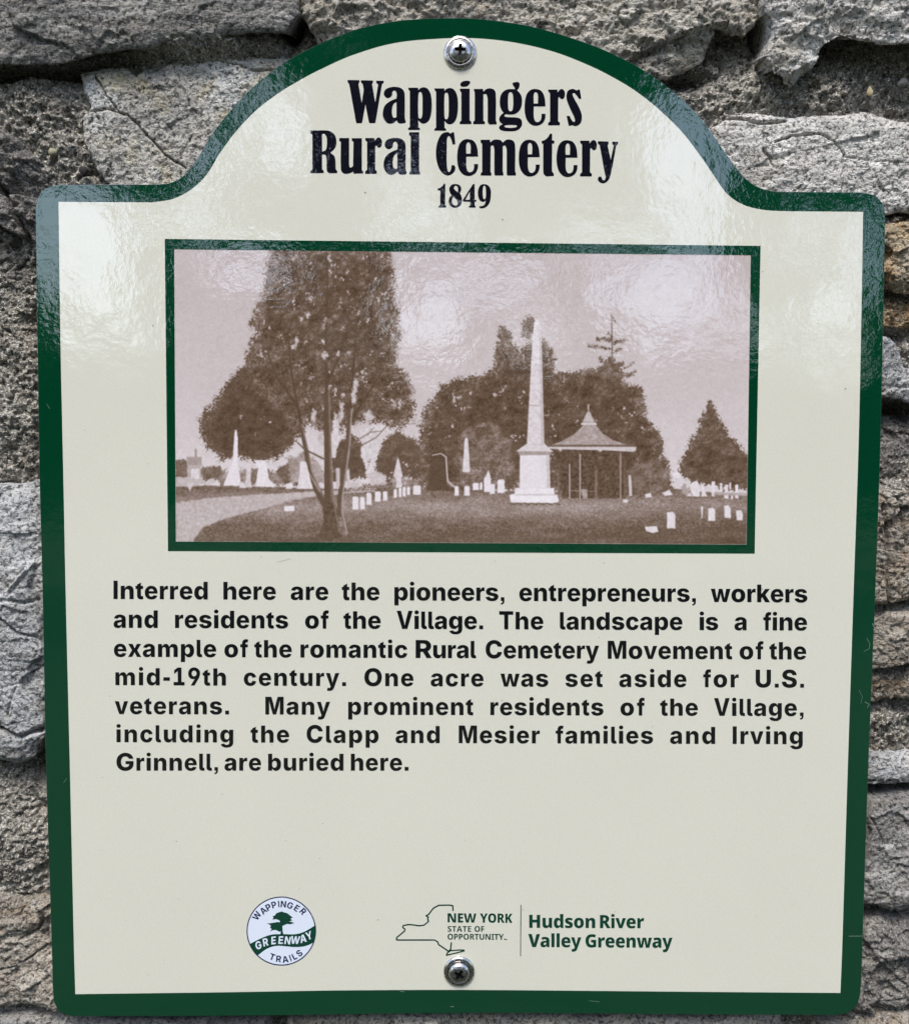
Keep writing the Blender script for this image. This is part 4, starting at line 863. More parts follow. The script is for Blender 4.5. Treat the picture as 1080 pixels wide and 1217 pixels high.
# ---------------------------------------------------------------- the sign
sc_ = at([(546, 700)])[0]
sign = empty('sign', (float(sc_[0]), 0, float(sc_[1])), 'cream cemetery history sign with green border and arched top, screwed to the stone wall', 'sign')
outer = spline(OUTLINE, 6)
INNER = [(70, 240), (182, 240.6), (207, 236, 1), (230, 223.5, 1), (247, 206, 1), (261, 183, 1), (281, 156, 1), (306, 130, 1), (334, 109, 1), (360, 93.5, 1), (379, 83.5, 1), (418, 66, 1), (468, 51.5, 1), (523, 46, 1), (566, 45.7, 1), (612, 50.8, 1),
         (659, 62, 1), (700, 78, 1), (729, 92.5, 1), (756, 109, 1), (783, 130.5, 1), (810, 157, 1), (833, 187, 1), (850, 212, 1), (864, 231, 1), (883, 243.5, 1), (907, 249.5, 1), (936, 251.2), (1025, 251.8), (1023, 372, 1), (1019.6, 529, 1), (1013.8, 700, 1),
         (1006.8, 912, 1), (1000.2, 1125, 1), (998, 1180), (820, 1178.6, 1), (560, 1176.4, 1), (400, 1177, 1), (280, 1179, 1), (90, 1181.4), (88.3, 1125, 1), (83.5, 912, 1), (78.4, 700, 1), (75.8, 569, 1), (72.3, 405, 1)]
inner = spline(INNER, 6)

def panel():
    # aluminium body, bevelled rim, back face
    cen = outer.mean(0)
    n = len(outer)
    tang = np.roll(outer, -1, 0) - np.roll(outer, 1, 0); nrm = np.stack([tang[:, 1], -tang[:, 0]], 1); nrm /= np.linalg.norm(nrm, axis=1)[:, None]
    if np.sum(nrm * (outer - cen)) < 0: nrm = -nrm
    rings = [(outer - nrm * .3, -.00002), (outer + nrm * .55, .0003), (outer + nrm * .7, .0026), (outer, .0030)]
    V, F = [], []
    for k, (q, y) in enumerate(rings):
        xz = at(q); V += [(a, y, b) for a, b in xz]
    for k in range(3):
        for i in range(n):
            j = (i + 1) % n; F.append((k * n + i, k * n + j, (k + 1) * n + j, (k + 1) * n + i))
    F.append(tuple(range(n))); F.append(tuple(reversed(range(3 * n, 4 * n))))
    o = mesh_obj('panel', V, F, M['edge'], sign)
    bm = bmesh.new(); bm.from_mesh(o.data); bmesh.ops.recalc_face_normals(bm, faces=bm.faces); bm.to_mesh(o.data); bm.free()
panel()
Y0 = -.00010; ST = .00006
layer('face', [fill([inner])], M['cream'], sign, Y0)
def ccw(L): return L if area2(L) > 0 else L[::-1]
def ring(o_, i_): return fill([ccw(o_), ccw(i_)[::-1]])
layer('border', [ring(outer, inner)], M['green'], sign, Y0, label='dark green border band')
fr_o = np.array([(196.2, 284), (903.2, 292.3), (896.2, 658), (200, 655)], float)
fr_i = np.array([(207.3, 296.4), (891.6, 303.4), (886.6, 647.2), (209.3, 643.6)], float)
layer('picture_frame', [ring(fr_o, fr_i)], M['green'], sign, Y0 - ST, label='thin dark green frame line round the picture')

def picture():
    nu, nv = 830, 424
    col = paint_print(nu, nv)
    (ax, ay), (bx, by), (cx, cy), (dx, dy) = PIC
    U, V = np.meshgrid(np.arange(nu + 1) / nu, np.arange(nv + 1) / nv)
    X = (ax * (1 - U) + bx * U) * (1 - V) + (dx * (1 - U) + cx * U) * V
    Y = (ay * (1 - U) + by * U) * (1 - V) + (dy * (1 - U) + cy * U) * V
    xz = at(np.stack([X.ravel(), Y.ravel()], 1))
    P = np.stack([xz[:, 0], np.full(len(xz), Y0 - ST * .5), xz[:, 1]], 1)
    i = np.arange((nu + 1) * (nv + 1)).reshape(nv + 1, nu + 1)
    F = np.stack([i[:-1, :-1], i[1:, :-1], i[1:, 1:], i[:-1, 1:]], -1).reshape(-1, 4)
    o = mesh_obj('picture', P, F, M['picture'], sign, label='sepia print of a cemetery with trees, white obelisk and round pavilion')
    lin = np.where(col <= .04, col / 12.92, ((col + .055) / 1.055) ** 2.4)
    at_ = o.data.color_attributes.new('print', 'FLOAT_COLOR', 'CORNER')
    a = np.ones((nu * nv, 4, 4), np.float32); a[:, :, :3] = (lin.reshape(-1, 1, 3) * PRINT_GAIN)
    at_.data.foreach_set('color', a.ravel())
PRINT_GAIN = 1.2
picture()

# ---- heading, drawn letter by letter: name -> (zoom scale, origin, outer loops, holes)
HZ = {
 'W': (9, (405, 88), [[(72,65),(200,66),(200,90),(189,106),(224,310),(246,168),(234,106),(217,92),(215,67),(345,70),(344,96),(334,106),(369,302),(400,112),(380,98),(378,72),(460,73),(458,98),(441,108),(378,480),(368,527),(308,527),(298,505),(264,325),(232,505),(225,527),(168,527),(160,500),(90,108),(76,94)]], []),
 'a': (9, (405, 88), [[(460,215,1),(480,165,1),(530,143,1),(575,137,1),(640,150,1),(675,185,1),(684,240,1),(684,470),(690,495),(697,512),(685,526,1),(655,531,1),(620,528,1),(597,498),(560,526,1),(515,532,1),(475,505,1),(452,455,1),(450,405,1),(470,340,1),(520,295,1),(595,262),(597,205,1),(575,178,1),(552,192,1),(548,228,1),(520,256,1),(485,254,1)]],
       [[(595,300),(595,462),(570,470,1),(550,440,1),(550,365,1),(565,322,1)]]),
 'p': (9, (405, 88), [[(720,147),(828,147),(828,175),(850,152,1),(890,143,1),(930,160,1),(962,220,1),(973,310,1),(965,430,1),(940,500,1),(900,530,1),(860,526,1),(828,495),(830,570),(846,580),(846,600),(720,600),(720,580),(738,568),(738,185),(722,165)]],
       [[(830,215,1),(848,192,1),(868,215,1),(873,330,1),(868,455,1),(850,478,1),(830,462,1)]]),
 'i': (10.8, (505, 88), [[(452,130,1),(470,103,1),(520,88,1),(575,95,1),(570,130,1),(540,158,1),(490,166,1),(458,155,1)], [(447,188),(573,188),(573,595),(595,615),(593,645),(445,645),(445,615),(465,598),(465,240),(447,215)]], []),
 'n': (10.8, (505, 88), [[(625,192),(745,192),(745,225),(790,192,1),(840,185,1),(885,202,1),(907,250,1),(908,595),(918,615),(918,648),(825,650),(803,620),(803,320),(785,262,1),(748,262),(748,598),(768,615),(766,645),(618,645),(618,612),(637,598),(637,240),(628,215)]], []),
 'g': (9.818, (590, 88), [[(165,175,1),(235,190,1),(285,250,1),(296,325,1),(280,405,1),(230,460,1),(165,475,1),(90,460,1),(48,400,1),(36,325,1),(52,240,1),(100,190,1)], [(185,110,1),(215,96,1),(258,98,1),(268,125,1),(258,165,1),(235,195),(205,190),(212,165,1),(195,140,1)],
       [(100,440),(60,470,1),(32,510,1),(35,555,1),(70,588),(40,602,1),(28,632,1),(60,660,1),(150,670,1),(235,660,1),(285,620,1),(297,570,1),(280,525,1),(230,508,1),(130,504,1),(92,494,1),(95,478,1),(150,460)]],
       [[(162,213,1),(188,240,1),(188,410,1),(162,436,1),(137,410,1),(137,240,1)], [(90,612,1),(110,598,1),(225,598,1),(238,610,1),(215,624,1),(130,628,1)]]),
 'e': (9.818, (590, 88), [[(450,175,1),(520,198,1),(558,270,1),(570,380),(433,380),(433,500,1),(450,550,1),(475,562,1),(508,545,1),(522,505,1),(522,465),(570,465),(565,520,1),(535,575,1),(470,605,1),(400,590,1),(345,520,1),(325,390,1),(345,250,1),(390,190,1)]],
       [[(432,345),(433,240,1),(455,213,1),(480,240,1),(480,345)]]),
 'r': (9.818, (590, 88), [[(600,182),(708,182),(710,215),(735,185,1),(765,176,1),(792,205,1),(795,250,1),(780,288,1),(752,293,1),(732,272,1),(718,275),(716,550),(738,570),(735,600),(600,600),(600,572),(622,552),(622,225),(602,210)]], []),
 's': (9.818, (590, 88), [[(820,215,1),(845,185,1),(890,175,1),(930,192),(950,182),(970,182),(987,290),(960,292),(935,255,1),(905,225,1),(885,230,1),(892,262,1),(960,390,1),(992,480,1),(985,560,1),(950,600,1),(910,608,1),(880,598),(862,605),(840,605),(815,490),(850,490),(870,530,1),(895,558,1),(912,550,1),(905,510,1),(850,390,1),(815,290,1)]], []),
 'R': (9.818, (360, 145), [[(88,100),(240,98),(310,105,1),(370,150,1),(392,230,1),(375,305,1),(320,360),(365,395,1),(380,450,1),(383,550),(402,575),(400,598),(310,598),(285,580,1),(278,540,1),(275,420,1),(262,385,1),(225,380),(225,550),(243,570),(243,598),(88,598),(88,572),(112,552),(112,148),(90,138)]],
       [[(225,140),(255,142,1),(278,185,1),(278,290,1),(262,330,1),(225,348)]]),
 'u': (9.818, (360, 145), [[(425,188),(540,188),(540,500),(552,532,1),(585,515),(590,230),(572,222),(570,190),(688,190),(688,560),(705,580),(702,602),(592,604),(588,580),(545,600,1),(500,606,1),(460,590,1),(443,550,1),(443,232),(425,222)]], []),
 'l': (9.818, (440, 145), [[(452,120),(570,120),(570,570),(582,590),(580,614),(453,612),(453,590),(472,570),(472,170),(452,150)]], []),
 'C': (9.818, (440, 145), [[(900,118,1),(935,135),(955,120),(978,122),(992,262),(960,265),(945,210,1),(918,165,1),(897,190,1),(892,280,1),(892,480,1),(900,560,1),(915,585,1),(938,560,1),(948,505),(975,505,1),(992,530,1),(980,580,1),(940,615,1),(895,625,1),(835,590,1),(785,500,1),(765,360,1),(785,230,1),(835,140,1)]], []),
 'm': (9.818, (540, 145), [[(305,208),(415,208),(418,240),(450,212,1),(490,205,1),(540,215,1),(562,242),(600,210,1),(640,205,1),(685,222,1),(706,270,1),(706,580),(716,595),(716,626),(615,626),(608,600),(608,320),(590,278,1),(563,285),(562,580),(570,600),(568,626),(470,626),(464,600),(464,320),(448,276,1),(422,285),(420,580),(430,600),(430,626),(305,626),(305,602),(322,582),(322,255),(305,240)]], []),
 't': (9.818, (635, 145), [[(180,137),(205,137),(205,215),(230,218),(230,252),(205,255),(203,575),(225,605),(225,632),(140,636),(108,612,1),(100,570),(100,255),(83,252),(83,222),(120,210,1),(155,178,1)]], []),
 'y': (9.818, (635, 145), [[(737,225),(862,228),(862,258),(850,272),(888,440),(922,272),(905,258),(905,230),(973,230),(972,260),(952,275),(890,600,1),(860,680,1),(810,715,1),(765,708,1),(737,672,1),(748,640,1),(778,642,1),(795,675,1),(815,678,1),(828,640,1),(818,600),(758,270),(738,255)]], []),
 '1': (13.5, (510, 210), [[(235,112),(258,115),(255,455),(272,470),(270,497),(150,497),(150,470),(175,455),(178,225),(135,220),(135,190),(175,180,1),(215,145,1)]], []),
 '8': (13.5, (510, 210), [[(420,118,1),(490,140,1),(515,200,1),(490,268),(515,315,1),(525,385,1),(500,460,1),(420,500,1),(340,470,1),(312,400,1),(325,335,1),(360,302),(330,250,1),(323,185,1),(360,130,1)]],
       [[(395,180,1),(425,145,1),(460,185,1),(457,250),(415,215,1)], [(382,320),(435,365,1),(457,430,1),(425,465,1),(378,440,1),(362,380,1)]]),
 '4': (13.5, (510, 210), [[(700,120),(728,120),(728,370),(755,372),(755,402),(728,405),(728,460),(745,475),(745,497),(635,497),(635,475),(655,460),(655,405),(540,400),(540,370)]], [[(650,240),(650,370),(580,368)]]),
 '9': (13.5, (510, 210), [[(885,120,1),(950,145,1),(985,210,1),(988,300,1),(970,410,1),(920,480,1),(850,510,1),(805,500,1),(800,475),(850,470,1),(890,440,1),(905,385),(870,405,1),(820,390,1),(785,320,1),(785,210,1),(820,140,1)]],
       [[(885,145,1),(905,190,1),(905,330,1),(885,362,1),(862,330,1),(860,190,1)]]),
}
def head_glyph(ch, dx=0., dy=0.):
    sc, (ox, oy), outs, holes = HZ[ch]
    L = [ccw(spline(o, 5)) for o in outs] + [ccw(spline(h, 5))[::-1] for h in holes]
    L = [l / sc + np.array([ox + dx, oy + dy]) for l in L]
    return fill(L)
lines = [('heading', 'bold black heading line, its first word', [('W', 0, 0), ('a', 0, 0), ('p', 0, 0), ('p', 31.1, .8), ('i', 0, 0), ('n', 0, 0), ('g', 0, 0), ('e', 0, 0), ('r', 0, 0), ('s', 0, 0)]),
         ('heading', 'bold black heading line, second row', [('R', 0, 0), ('u', 0, 0), ('r', -217.1, 57.6), ('a', 1.0, 60.6), ('l', 0, 0), ('C', 0, 0), ('e', -80.0, 59.6), ('m', 0, 0), ('e', -6.9, 60.3), ('t', 0, 0), ('e', 37.9, 60.9), ('r', 37.9, 60.7), ('y', 0, 0)]),
         ('date', 'year in bold black under the heading', [(c, 0, 0) for c in '1849'])]
for nm, lb, gl in lines:
    layer(nm, [head_glyph(*g) for g in gl], M['heading'], sign, Y0 - ST, label=lb)

# ---- body text
def decode(s):
    a, *cs = s.split('|'); loops = []
    for c in cs:
        P = []
        for t in c.split():
            on = not t.endswith('*'); x, y = t.rstrip('*').split(','); P.append((float(x), float(y), on))
        Q = []
        for i, p in enumerate(P):                      # implied on-curve points
            q = P[(i + 1) % len(P)]; Q.append(p)
            if not p[2] and not q[2]: Q.append(((p[0] + q[0]) / 2, (p[1] + q[1]) / 2, True))
        k = next(i for i, p in enumerate(Q) if p[2]); Q = Q[k:] + Q[:k]
        out = []; i = 0
        while i < len(Q):
            p = Q[i]; q = Q[(i + 1) % len(Q)]
            out.append(p[:2])
            if not q[2]:
                r = Q[(i + 2) % len(Q)]
                for t in (.25, .5, .75): out.append(((1 - t) ** 2 * p[0] + 2 * t * (1 - t) * q[0] + t * t * r[0], (1 - t) ** 2 * p[1] + 2 * t * (1 - t) * q[1] + t * t * r[1]))
                i += 2
            else: i += 1
        loops.append(np.array(out))
    return float(a), loops
_cache = {}
def glyph(face, ch):
    k = (id(face), ch)
    if k not in _cache:
        a, L = decode(face[ch]); v, f = fill(L); _cache[k] = (a, v, f, min(l[:, 0].min() for l in L), max(l[:, 0].max() for l in L))
    return _cache[k]
def word(face, txt, x0, x1, base0, base1, size, stretch=1.0, track=None):
    """letters of a word so that their ink runs from x0 to x1 (photo positions); baseline from base0 to base1"""
    g = [glyph(face, c) for c in txt]
    k = size * stretch
    nat = sum(q[0] for q in g) * k - g[0][3] * k - (g[-1][0] - g[-1][4]) * k
    tr = (x1 - x0 - nat) / max(1, len(g) - 1)
    if tr < -.02 * size * 1000 or tr > .10 * size * 1000:
        lim = max(-.02 * size * 1000, min(.10 * size * 1000, tr)); ns = (x1 - x0 - lim * (len(g) - 1)) / nat; k *= ns; tr = lim
    x = x0 - g[0][3] * k; out = []
    for a, v, f, _, _ in g:
        px_ = x + v[:, 0] * k
        out.append((np.stack([px_, base0 + (base1 - base0) * (px_ - x0) / (x1 - x0) - v[:, 1] * size], 1), f)); x += a * k + tr
    return out

TEXT = [
 (711.9, 716.0, 21.9, [('Interred', 135.3, 247.2), ('here', 265.7, 328), ('are', 345.6, 390.3), ('the', 406.2, 451), ('pioneers,', 468.6, 599.3), ('entrepreneurs,', 616.8, 826.4), ('workers', 844.1, 958.8)]),
 (746.1, 749.4, 21.7, [('and', 135.4, 187.9), ('residents', 208.4, 342.6), ('of', 362.7, 391), ('the', 408.2, 452.5), ('Village.', 471.4, 574), ('The', 593, 645.4), ('landscape', 665, 810.5), ('is', 830.9, 853), ('a', 872.2, 886.9), ('fine', 906.4, 958.4)]),
 (780.6, 783.8, 21.5, [('example', 135.8, 257.2), ('of', 266.9, 295.3), ('the', 302.3, 346.9), ('romantic', 357.2, 484), ('Rural', 493.9, 565.9), ('Cemetery', 576.9, 711.7), ('Movement', 721.8, 869.8), ('of', 878.3, 906.9), ('the', 913.6, 957.4)]),
 (814.3, 817.2, 21.3, [('mid-19th', 137.5, 268.8), ('century.', 290, 411.3), ('One', 433, 491.3), ('acre', 511.8, 574.5), ('was', 594.5, 651.3), ('set', 671.5, 716), ('aside', 735.5, 815.3), ('for', 835.1, 877.3), ('U.S.', 897.4, 954.8)]),
 (848.6, 851, 21.2, [('veterans.', 136.8, 272.5), ('Many', 315.5, 392.5), ('prominent', 413.8, 562.5), ('residents', 582.5, 716.8), ('of', 736.9, 765.9), ('the', 784, 828.8), ('Village,', 848, 954.2)]),
 (882, 884.4, 21.1, [('including', 138.8, 277.5), ('the', 298, 343.8), ('Clapp', 364.5, 450), ('and', 470, 522.5), ('Mesier', 545, 641.3), ('families', 660, 775.7), ('and', 795.8, 849.4), ('Irving', 870.1, 953.3)]),
 (915.8, 916, 21.0, [('Grinnell,', 138.8, 259.3), ('are', 267, 310.5), ('buried', 318.8, 408.3), ('here.', 417, 485.5)]),
]
for b0, b1, cap, words in TEXT:
    sh = []
    bl = lambda x: b0 + (b1 - b0) * (x - 135) / 820
    for t, x0, x1 in words: sh += word(FACE_BODY, t, x0, x1, bl(x0), bl(x1), cap / 716)
    layer('text_line', sh, M['black'], sign, Y0 - ST)

# ---- round emblem
EC, ER, EZ = np.array([334.5, 1106.4]), 41.3, 9.818
def ez(P): return [tuple([280 + p[0] / EZ, 1055 + p[1] / EZ] + list(p[2:])) for p in P]
emblem = empty('trail_emblem', (float(at([EC])[0][0]), Y0, float(at([EC])[0][1])), parent=None)
emblem.parent = sign; emblem.matrix_parent_inverse = Matrix.Translation(sign.location).inverted()
emblem['label'] = 'round pale blue trail emblem with tree and green ribbon'
circ = np.array([EC + ER * np.array([math.cos(t), math.sin(t) * .995]) for t in np.linspace(0, 2 * math.pi, 97)[:-1]])
circ2 = EC + (circ - EC) * (1 - 1.4 / ER)
layer('disc', [fill([ccw(circ2)])], M['pale'], emblem, Y0 - ST)
layer('rim', [ring(circ, circ2)], M['navy'], emblem, Y0 - ST)
rib = spline(ez([(165, 655), (300, 588, 1), (420, 545, 1), (560, 540, 1), (700, 540, 1), (800, 512, 1), (925, 440), (940, 520), (925, 628), (860, 662, 1), (790, 684, 1), (700, 690, 1), (600, 682, 1), (500, 675, 1), (430, 684, 1), (350, 720, 1), (262, 785), (205, 730)]), 6)
dd_ = np.linalg.norm(rib - EC, axis=1); rib = np.where((dd_ > ER - .5)[:, None], EC + (rib - EC) * ((ER - .5) / np.maximum(dd_, 1e-6))[:, None], rib)
layer('ribbon', [fill([ccw(rib)])], M['dark_green'], emblem, Y0 - 2 * ST)
def one(face, ch, c, size, ang, sx=1.0, slant=0.):
    a, v, f, x0, x1 = glyph(face, ch)
    q = np.stack([(v[:, 0] - (x0 + x1) / 2) * sx + slant * (v[:, 1] - 364), -(v[:, 1] - 364)], 1) * size
    ca, sa = math.cos(ang), math.sin(ang)
    q = np.stack([q[:, 0] * ca - q[:, 1] * sa, q[:, 0] * sa + q[:, 1] * ca], 1)
    return q + np.array(c), f
sh = []
for ch, x, y in zip('WAPPINGER', (250, 325, 385, 450, 505, 560, 637, 715, 790), (325, 265, 225, 197, 187, 190, 205, 237, 275)):
    c = ez([(x, y)])[0]; an = math.atan2(c[0] - EC[0], EC[1] - c[1]); sh.append(one(FACE_EMBLEM, ch, c, 7.7 / 728, an, .94))
layer('emblem_lettering', sh, M['navy'], emblem, Y0 - 2 * ST)
sh = []
for ch, x, y in zip('TRAILS', (430, 505, 582, 640, 688, 745), (805, 828, 834, 820, 800, 762)):
    c = ez([(x, y)])[0]; an = -math.atan2(c[0] - EC[0], c[1] - EC[1]); sh.append(one(FACE_EMBLEM, ch, c, 7.7 / 728, an, .95))
layer('emblem_lettering', sh, M['navy'], emblem, Y0 - 2 * ST)
sh = []
for ch, x, y, an in zip('GREENWAY', (268, 352, 445, 530, 610, 700, 790, 858), (668, 632, 612, 608, 612, 608, 590, 556), (-20, -16, -6, 0, 4, 2, -14, -22)):
    sh.append(one(FACE_EMBLEM, ch, ez([(x, y)])[0], 9.2 / 728, R(an), .84, .10))
layer('ribbon_lettering', sh, M['pale'], emblem, Y0 - 3 * ST)
tr = spline(ez([(505, 285), (540, 276, 1), (572, 288, 1), (600, 292), (632, 318), (668, 345), (640, 360), (664, 378), (625, 392), (690, 408), (640, 424), (600, 420), (575, 432), (548, 445), (550, 500), (560, 545), (525, 545), (530, 500), (520, 515), (470, 490), (440, 492), (400, 508), (425, 480), (405, 465), (412, 440), (392, 425), (365, 415),
                  (410, 412), (450, 405), (490, 398), (520, 400), (515, 380), (480, 365), (430, 368), (445, 345), (430, 335), (465, 318), (470, 300)]), 3)
layer('emblem_tree', [fill([ccw(tr)])], M['dark_green'], emblem, Y0 - 2 * ST)

# ---- state logo
logo = empty('state_logo', (float(at([(540, 1106)])[0][0]), Y0, float(at([(540, 1106)])[0][1])))
logo.parent = sign; logo.matrix_parent_inverse = Matrix.Translation(sign.location).inverted()
logo['label'] = 'dark green state outline with three small lettering rows'
def nz(P): return [(280 + x / 3.857, 1040 + y / 3.857) for x, y in P]
st = nz([(996, 162), (995, 140), (978, 137), (930, 138), (905, 152), (890, 172), (884, 180), (873, 186), (883, 193), (880, 200), (884, 211), (872, 222), (862, 229), (840, 232), (816, 228), (792, 226), (768, 231), (766, 240), (776, 247), (774, 256), (755, 272), (738, 286), (738, 297), (912, 297), (926, 306), (930, 318), (948, 330), (966, 342), (974, 349), (985, 341), (988, 310)])
isl = nz([(966, 367), (970, 356), (984, 346), (1020, 343), (1046, 343), (1047, 347), (1008, 357), (966, 367)])
layer('state_outline', [stroke_shape(st, 1.7), stroke_shape(isl, 1.6)], M['dark_green'], logo, Y0 - ST)
layer('logo_lettering', word(FACE_BOLD, 'NEW', 531.8, 566.0, 1096.2, 1096.4, 11 / 714) + word(FACE_BOLD, 'YORK', 570.2, 608.8, 1096.4, 1096.7, 11 / 714), M['dark_green'], logo, Y0 - ST)
layer('logo_lettering', word(FACE_PLAIN, 'STATE', 531.8, 559.8, 1107.1, 1107.2, 6.7 / 714) + word(FACE_PLAIN, 'OF', 563.8, 575.4, 1107.2, 1107.2, 6.7 / 714), M['dark_green'], logo, Y0 - ST)
layer('logo_lettering', word(FACE_PLAIN, 'OPPORTUNITY.', 531.8, 600.5, 1116.5, 1116.8, 6.9 / 714) + [stroke_shape([(600.8, 1116.3), (602.6, 1116.3)], .8)], M['dark_green'], logo, Y0 - ST)
layer('divider_line', [stroke_shape([(618.8, 1075.6), (618.4, 1136)], 1.0)], M['dark_green'], sign, Y0 - ST)
layer('greenway_lettering', word(FACE_BOLD, 'Hudson', 628.6, 707, 1102.6, 1102.9, 15.6 / 714) + word(FACE_BOLD, 'River', 712.6, 765, 1102.9, 1103.1, 15.6 / 714), M['dark_green'], sign, Y0 - ST)
layer('greenway_lettering', word(FACE_BOLD, 'Valley', 627.4, 690.6, 1125.4, 1125.8, 15.6 / 714) + word(FACE_BOLD, 'Greenway', 695.4, 798.8, 1125.8, 1126.4, 15.6 / 714), M['dark_green'], sign, Y0 - ST)

# ---- scratches and specks that the panel has picked up
M['scratch'] = plain('bare_scratch', (104, 122, 106), .5)
M['speck'] = plain('dirt_speck', (70, 66, 54), .8)
layer('scratch', [stroke_shape(q, w_) for q, w_ in [([(1029, 758), (1033, 765), (1032, 771), (1026, 774)], .5), ([(1027, 834), (1032, 837), (1030, 841)], .7), ([(1008, 1112.4), (1023.6, 1112.2)], .7), ([(1036, 741), (1037, 744)], .9),
    ([(56, 480), (60, 486)], .4), ([(76, 930), (80, 925)], .4), ([(700, 1189), (712, 1190.4)], .5), ([(476, 1178), (480, 1178.4)], .8), ([(535, 1196), (539, 1196.2)], .7), ([(1020, 820), (1024, 828), (1022, 836)], .4), ([(330, 668), (346, 664)], .3)]], M['scratch'], sign, Y0 - 2 * ST)['kind'] = 'stuff'
sp = random.Random(12); specks = [(1004, 462, .8), (182, 387, .7), (434, 229, .9), (597, 261, .8), (717, 669, .6), (449, 1093, .7), (380, 1020, .5), (210, 1000, .6), (905, 700, .6), (588, 667, .5)]
specks += [(sp.uniform(95, 990), sp.uniform(270, 1170), sp.uniform(.25, .55)) for _ in range(60)]
layer('specks', [fill([np.array([[a + r_ * math.cos(t) * (1 + .3 * math.sin(3 * t)), b - r_ * math.sin(t) * .8] for t in np.arange(9) * 2 * math.pi / 9])[::-1]]) for a, b, r_ in specks], M['speck'], sign, Y0 - 2.5 * ST)['kind'] = 'stuff'

# ---------------------------------------------------------------- the two screws and their washers
def lathe(prof, c, n=64, wob=0.):
    V, F = [], []
    for k, (r, h) in enumerate(prof):
        for i in range(n):
            t = 2 * math.pi * i / n
            V.append((c[0] + r * math.cos(t), -h, c[1] + r * math.sin(t)))
    for k in range(len(prof) - 1):
        for i in range(n):
            j = (i + 1) % n; F.append((k * n + i, k * n + j, (k + 1) * n + j, (k + 1) * n + i))
    F.append(tuple(range(n))[::-1]); F.append(tuple(range((len(prof) - 1) * n, len(prof) * n)))
    return V, F
def screw(xy, label, turn, tilt):
    c = at([xy])[0]; mm = .001
    root = empty('screw', (float(c[0]), 0, float(c[1])), label, 'screw', 'stainless screws holding the sign')
    b = .15
    V, F = lathe([(8.6 * mm, b * mm), (8.7 * mm, .7 * mm), (8.4 * mm, 1.2 * mm), (7.6 * mm, 1.75 * mm), (6.9 * mm, 1.9 * mm), (6.2 * mm, 1.8 * mm), (5.9 * mm, 1.2 * mm), (5.6 * mm, .5 * mm), (3 * mm, .45 * mm)], c)
    w = mesh_obj('washer', V, F, M['steel'], root, smooth=True)
    pr = [(3 * mm, .5 * mm), (5.0 * mm, 1.0 * mm), (5.75 * mm, 1.5 * mm), (5.85 * mm, 2.1 * mm)]
    for k in range(1, 10):
        t = k / 9 * math.pi / 2 * .97; pr.append((5.85 * mm * math.cos(t) ** .8, (2.1 + 2.6 * math.sin(t)) * mm))
    V, F = lathe(pr, c)
    h = mesh_obj('head', V, F, M['steel'], root, smooth=True)
    # cross recess, cut out of the head
    cv, cf = [], []
    for a in (0, math.pi / 2):
        ca, sa = math.cos(a + turn), math.sin(a + turn); s0 = len(cv)
        for (y, L, wd) in ((-6.0, 3.5, .95), (-2.3, 2.2, .7)):
            for sx, sz in ((-1, -1), (1, -1), (1, 1), (-1, 1)):
                lx, lz = sx * L * mm, sz * wd * mm
                cv.append((c[0] + lx * ca - lz * sa, y * mm, c[1] + lx * sa + lz * ca))
        for f in ((0, 1, 2, 3), (7, 6, 5, 4), (0, 4, 5, 1), (1, 5, 6, 2), (2, 6, 7, 3), (3, 7, 4, 0)): cf.append(tuple(s0 + i for i in f))
    for o in (w, h):
        bm = bmesh.new(); bm.from_mesh(o.data); bmesh.ops.recalc_face_normals(bm, faces=bm.faces); bm.to_mesh(o.data); bm.free()
    for q in (0, 1):
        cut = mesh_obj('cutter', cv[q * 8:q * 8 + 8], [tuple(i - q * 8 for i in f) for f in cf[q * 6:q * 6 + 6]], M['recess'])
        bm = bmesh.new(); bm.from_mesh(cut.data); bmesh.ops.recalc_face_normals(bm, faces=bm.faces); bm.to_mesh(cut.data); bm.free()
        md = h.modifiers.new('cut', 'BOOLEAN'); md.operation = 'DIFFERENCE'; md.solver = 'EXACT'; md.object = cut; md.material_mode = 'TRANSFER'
        bpy.context.view_layer.update()
        dg = bpy.context.evaluated_depsgraph_get()
        me = bpy.data.meshes.new_from_object(h.evaluated_get(dg)); h.modifiers.clear(); h.data = me
        bpy.data.objects.remove(cut)
    bm = bmesh.new(); bm.from_mesh(h.data)
    for f in bm.faces: f.smooth = True
    for e in bm.edges:
        if len(e.link_faces) == 2 and e.calc_face_angle() > .5: e.smooth = False
    bm.to_mesh(h.data); bm.free()
    return root
screw((546.6, 63), 'upper steel cross-head screw and washer near the arched top of the sign', R(88), 0)
screw((545.4, 1153.6), 'lower steel cross-head screw and washer under the state outline', R(58), 0)
# ---------------------------------------------------------------- unseen greenery added behind the viewer to shape the glossy panel's reflections
def mirror(xy, dist):
    """the point that the panel's mirror shows at photo position xy, dist metres in front of the wall"""
    p = at([xy])[0]; k = dist / -CAM[1] + 1
    return Vector((CAM.x + (p[0] - CAM.x) * k, -dist, CAM.z + (p[1] - CAM.z) * k))
def leaf_mat():
    m, nt, b = new_mat('foliage')
    o = nd(nt, 'ShaderNodeObjectInfo'); p = pos(nt)
    nt.links.new(ramp(nt, noise(nt, p, 2.5, 4, .6), [(.35, (.018, .032, .012)), (.65, (.04, .06, .022))]), b.inputs['Base Color'])
    b.inputs['Roughness'].default_value = .7
    return m
LEAF = leaf_mat()
BARK = plain('bark', (96, 84, 70), .9, spec=.2)
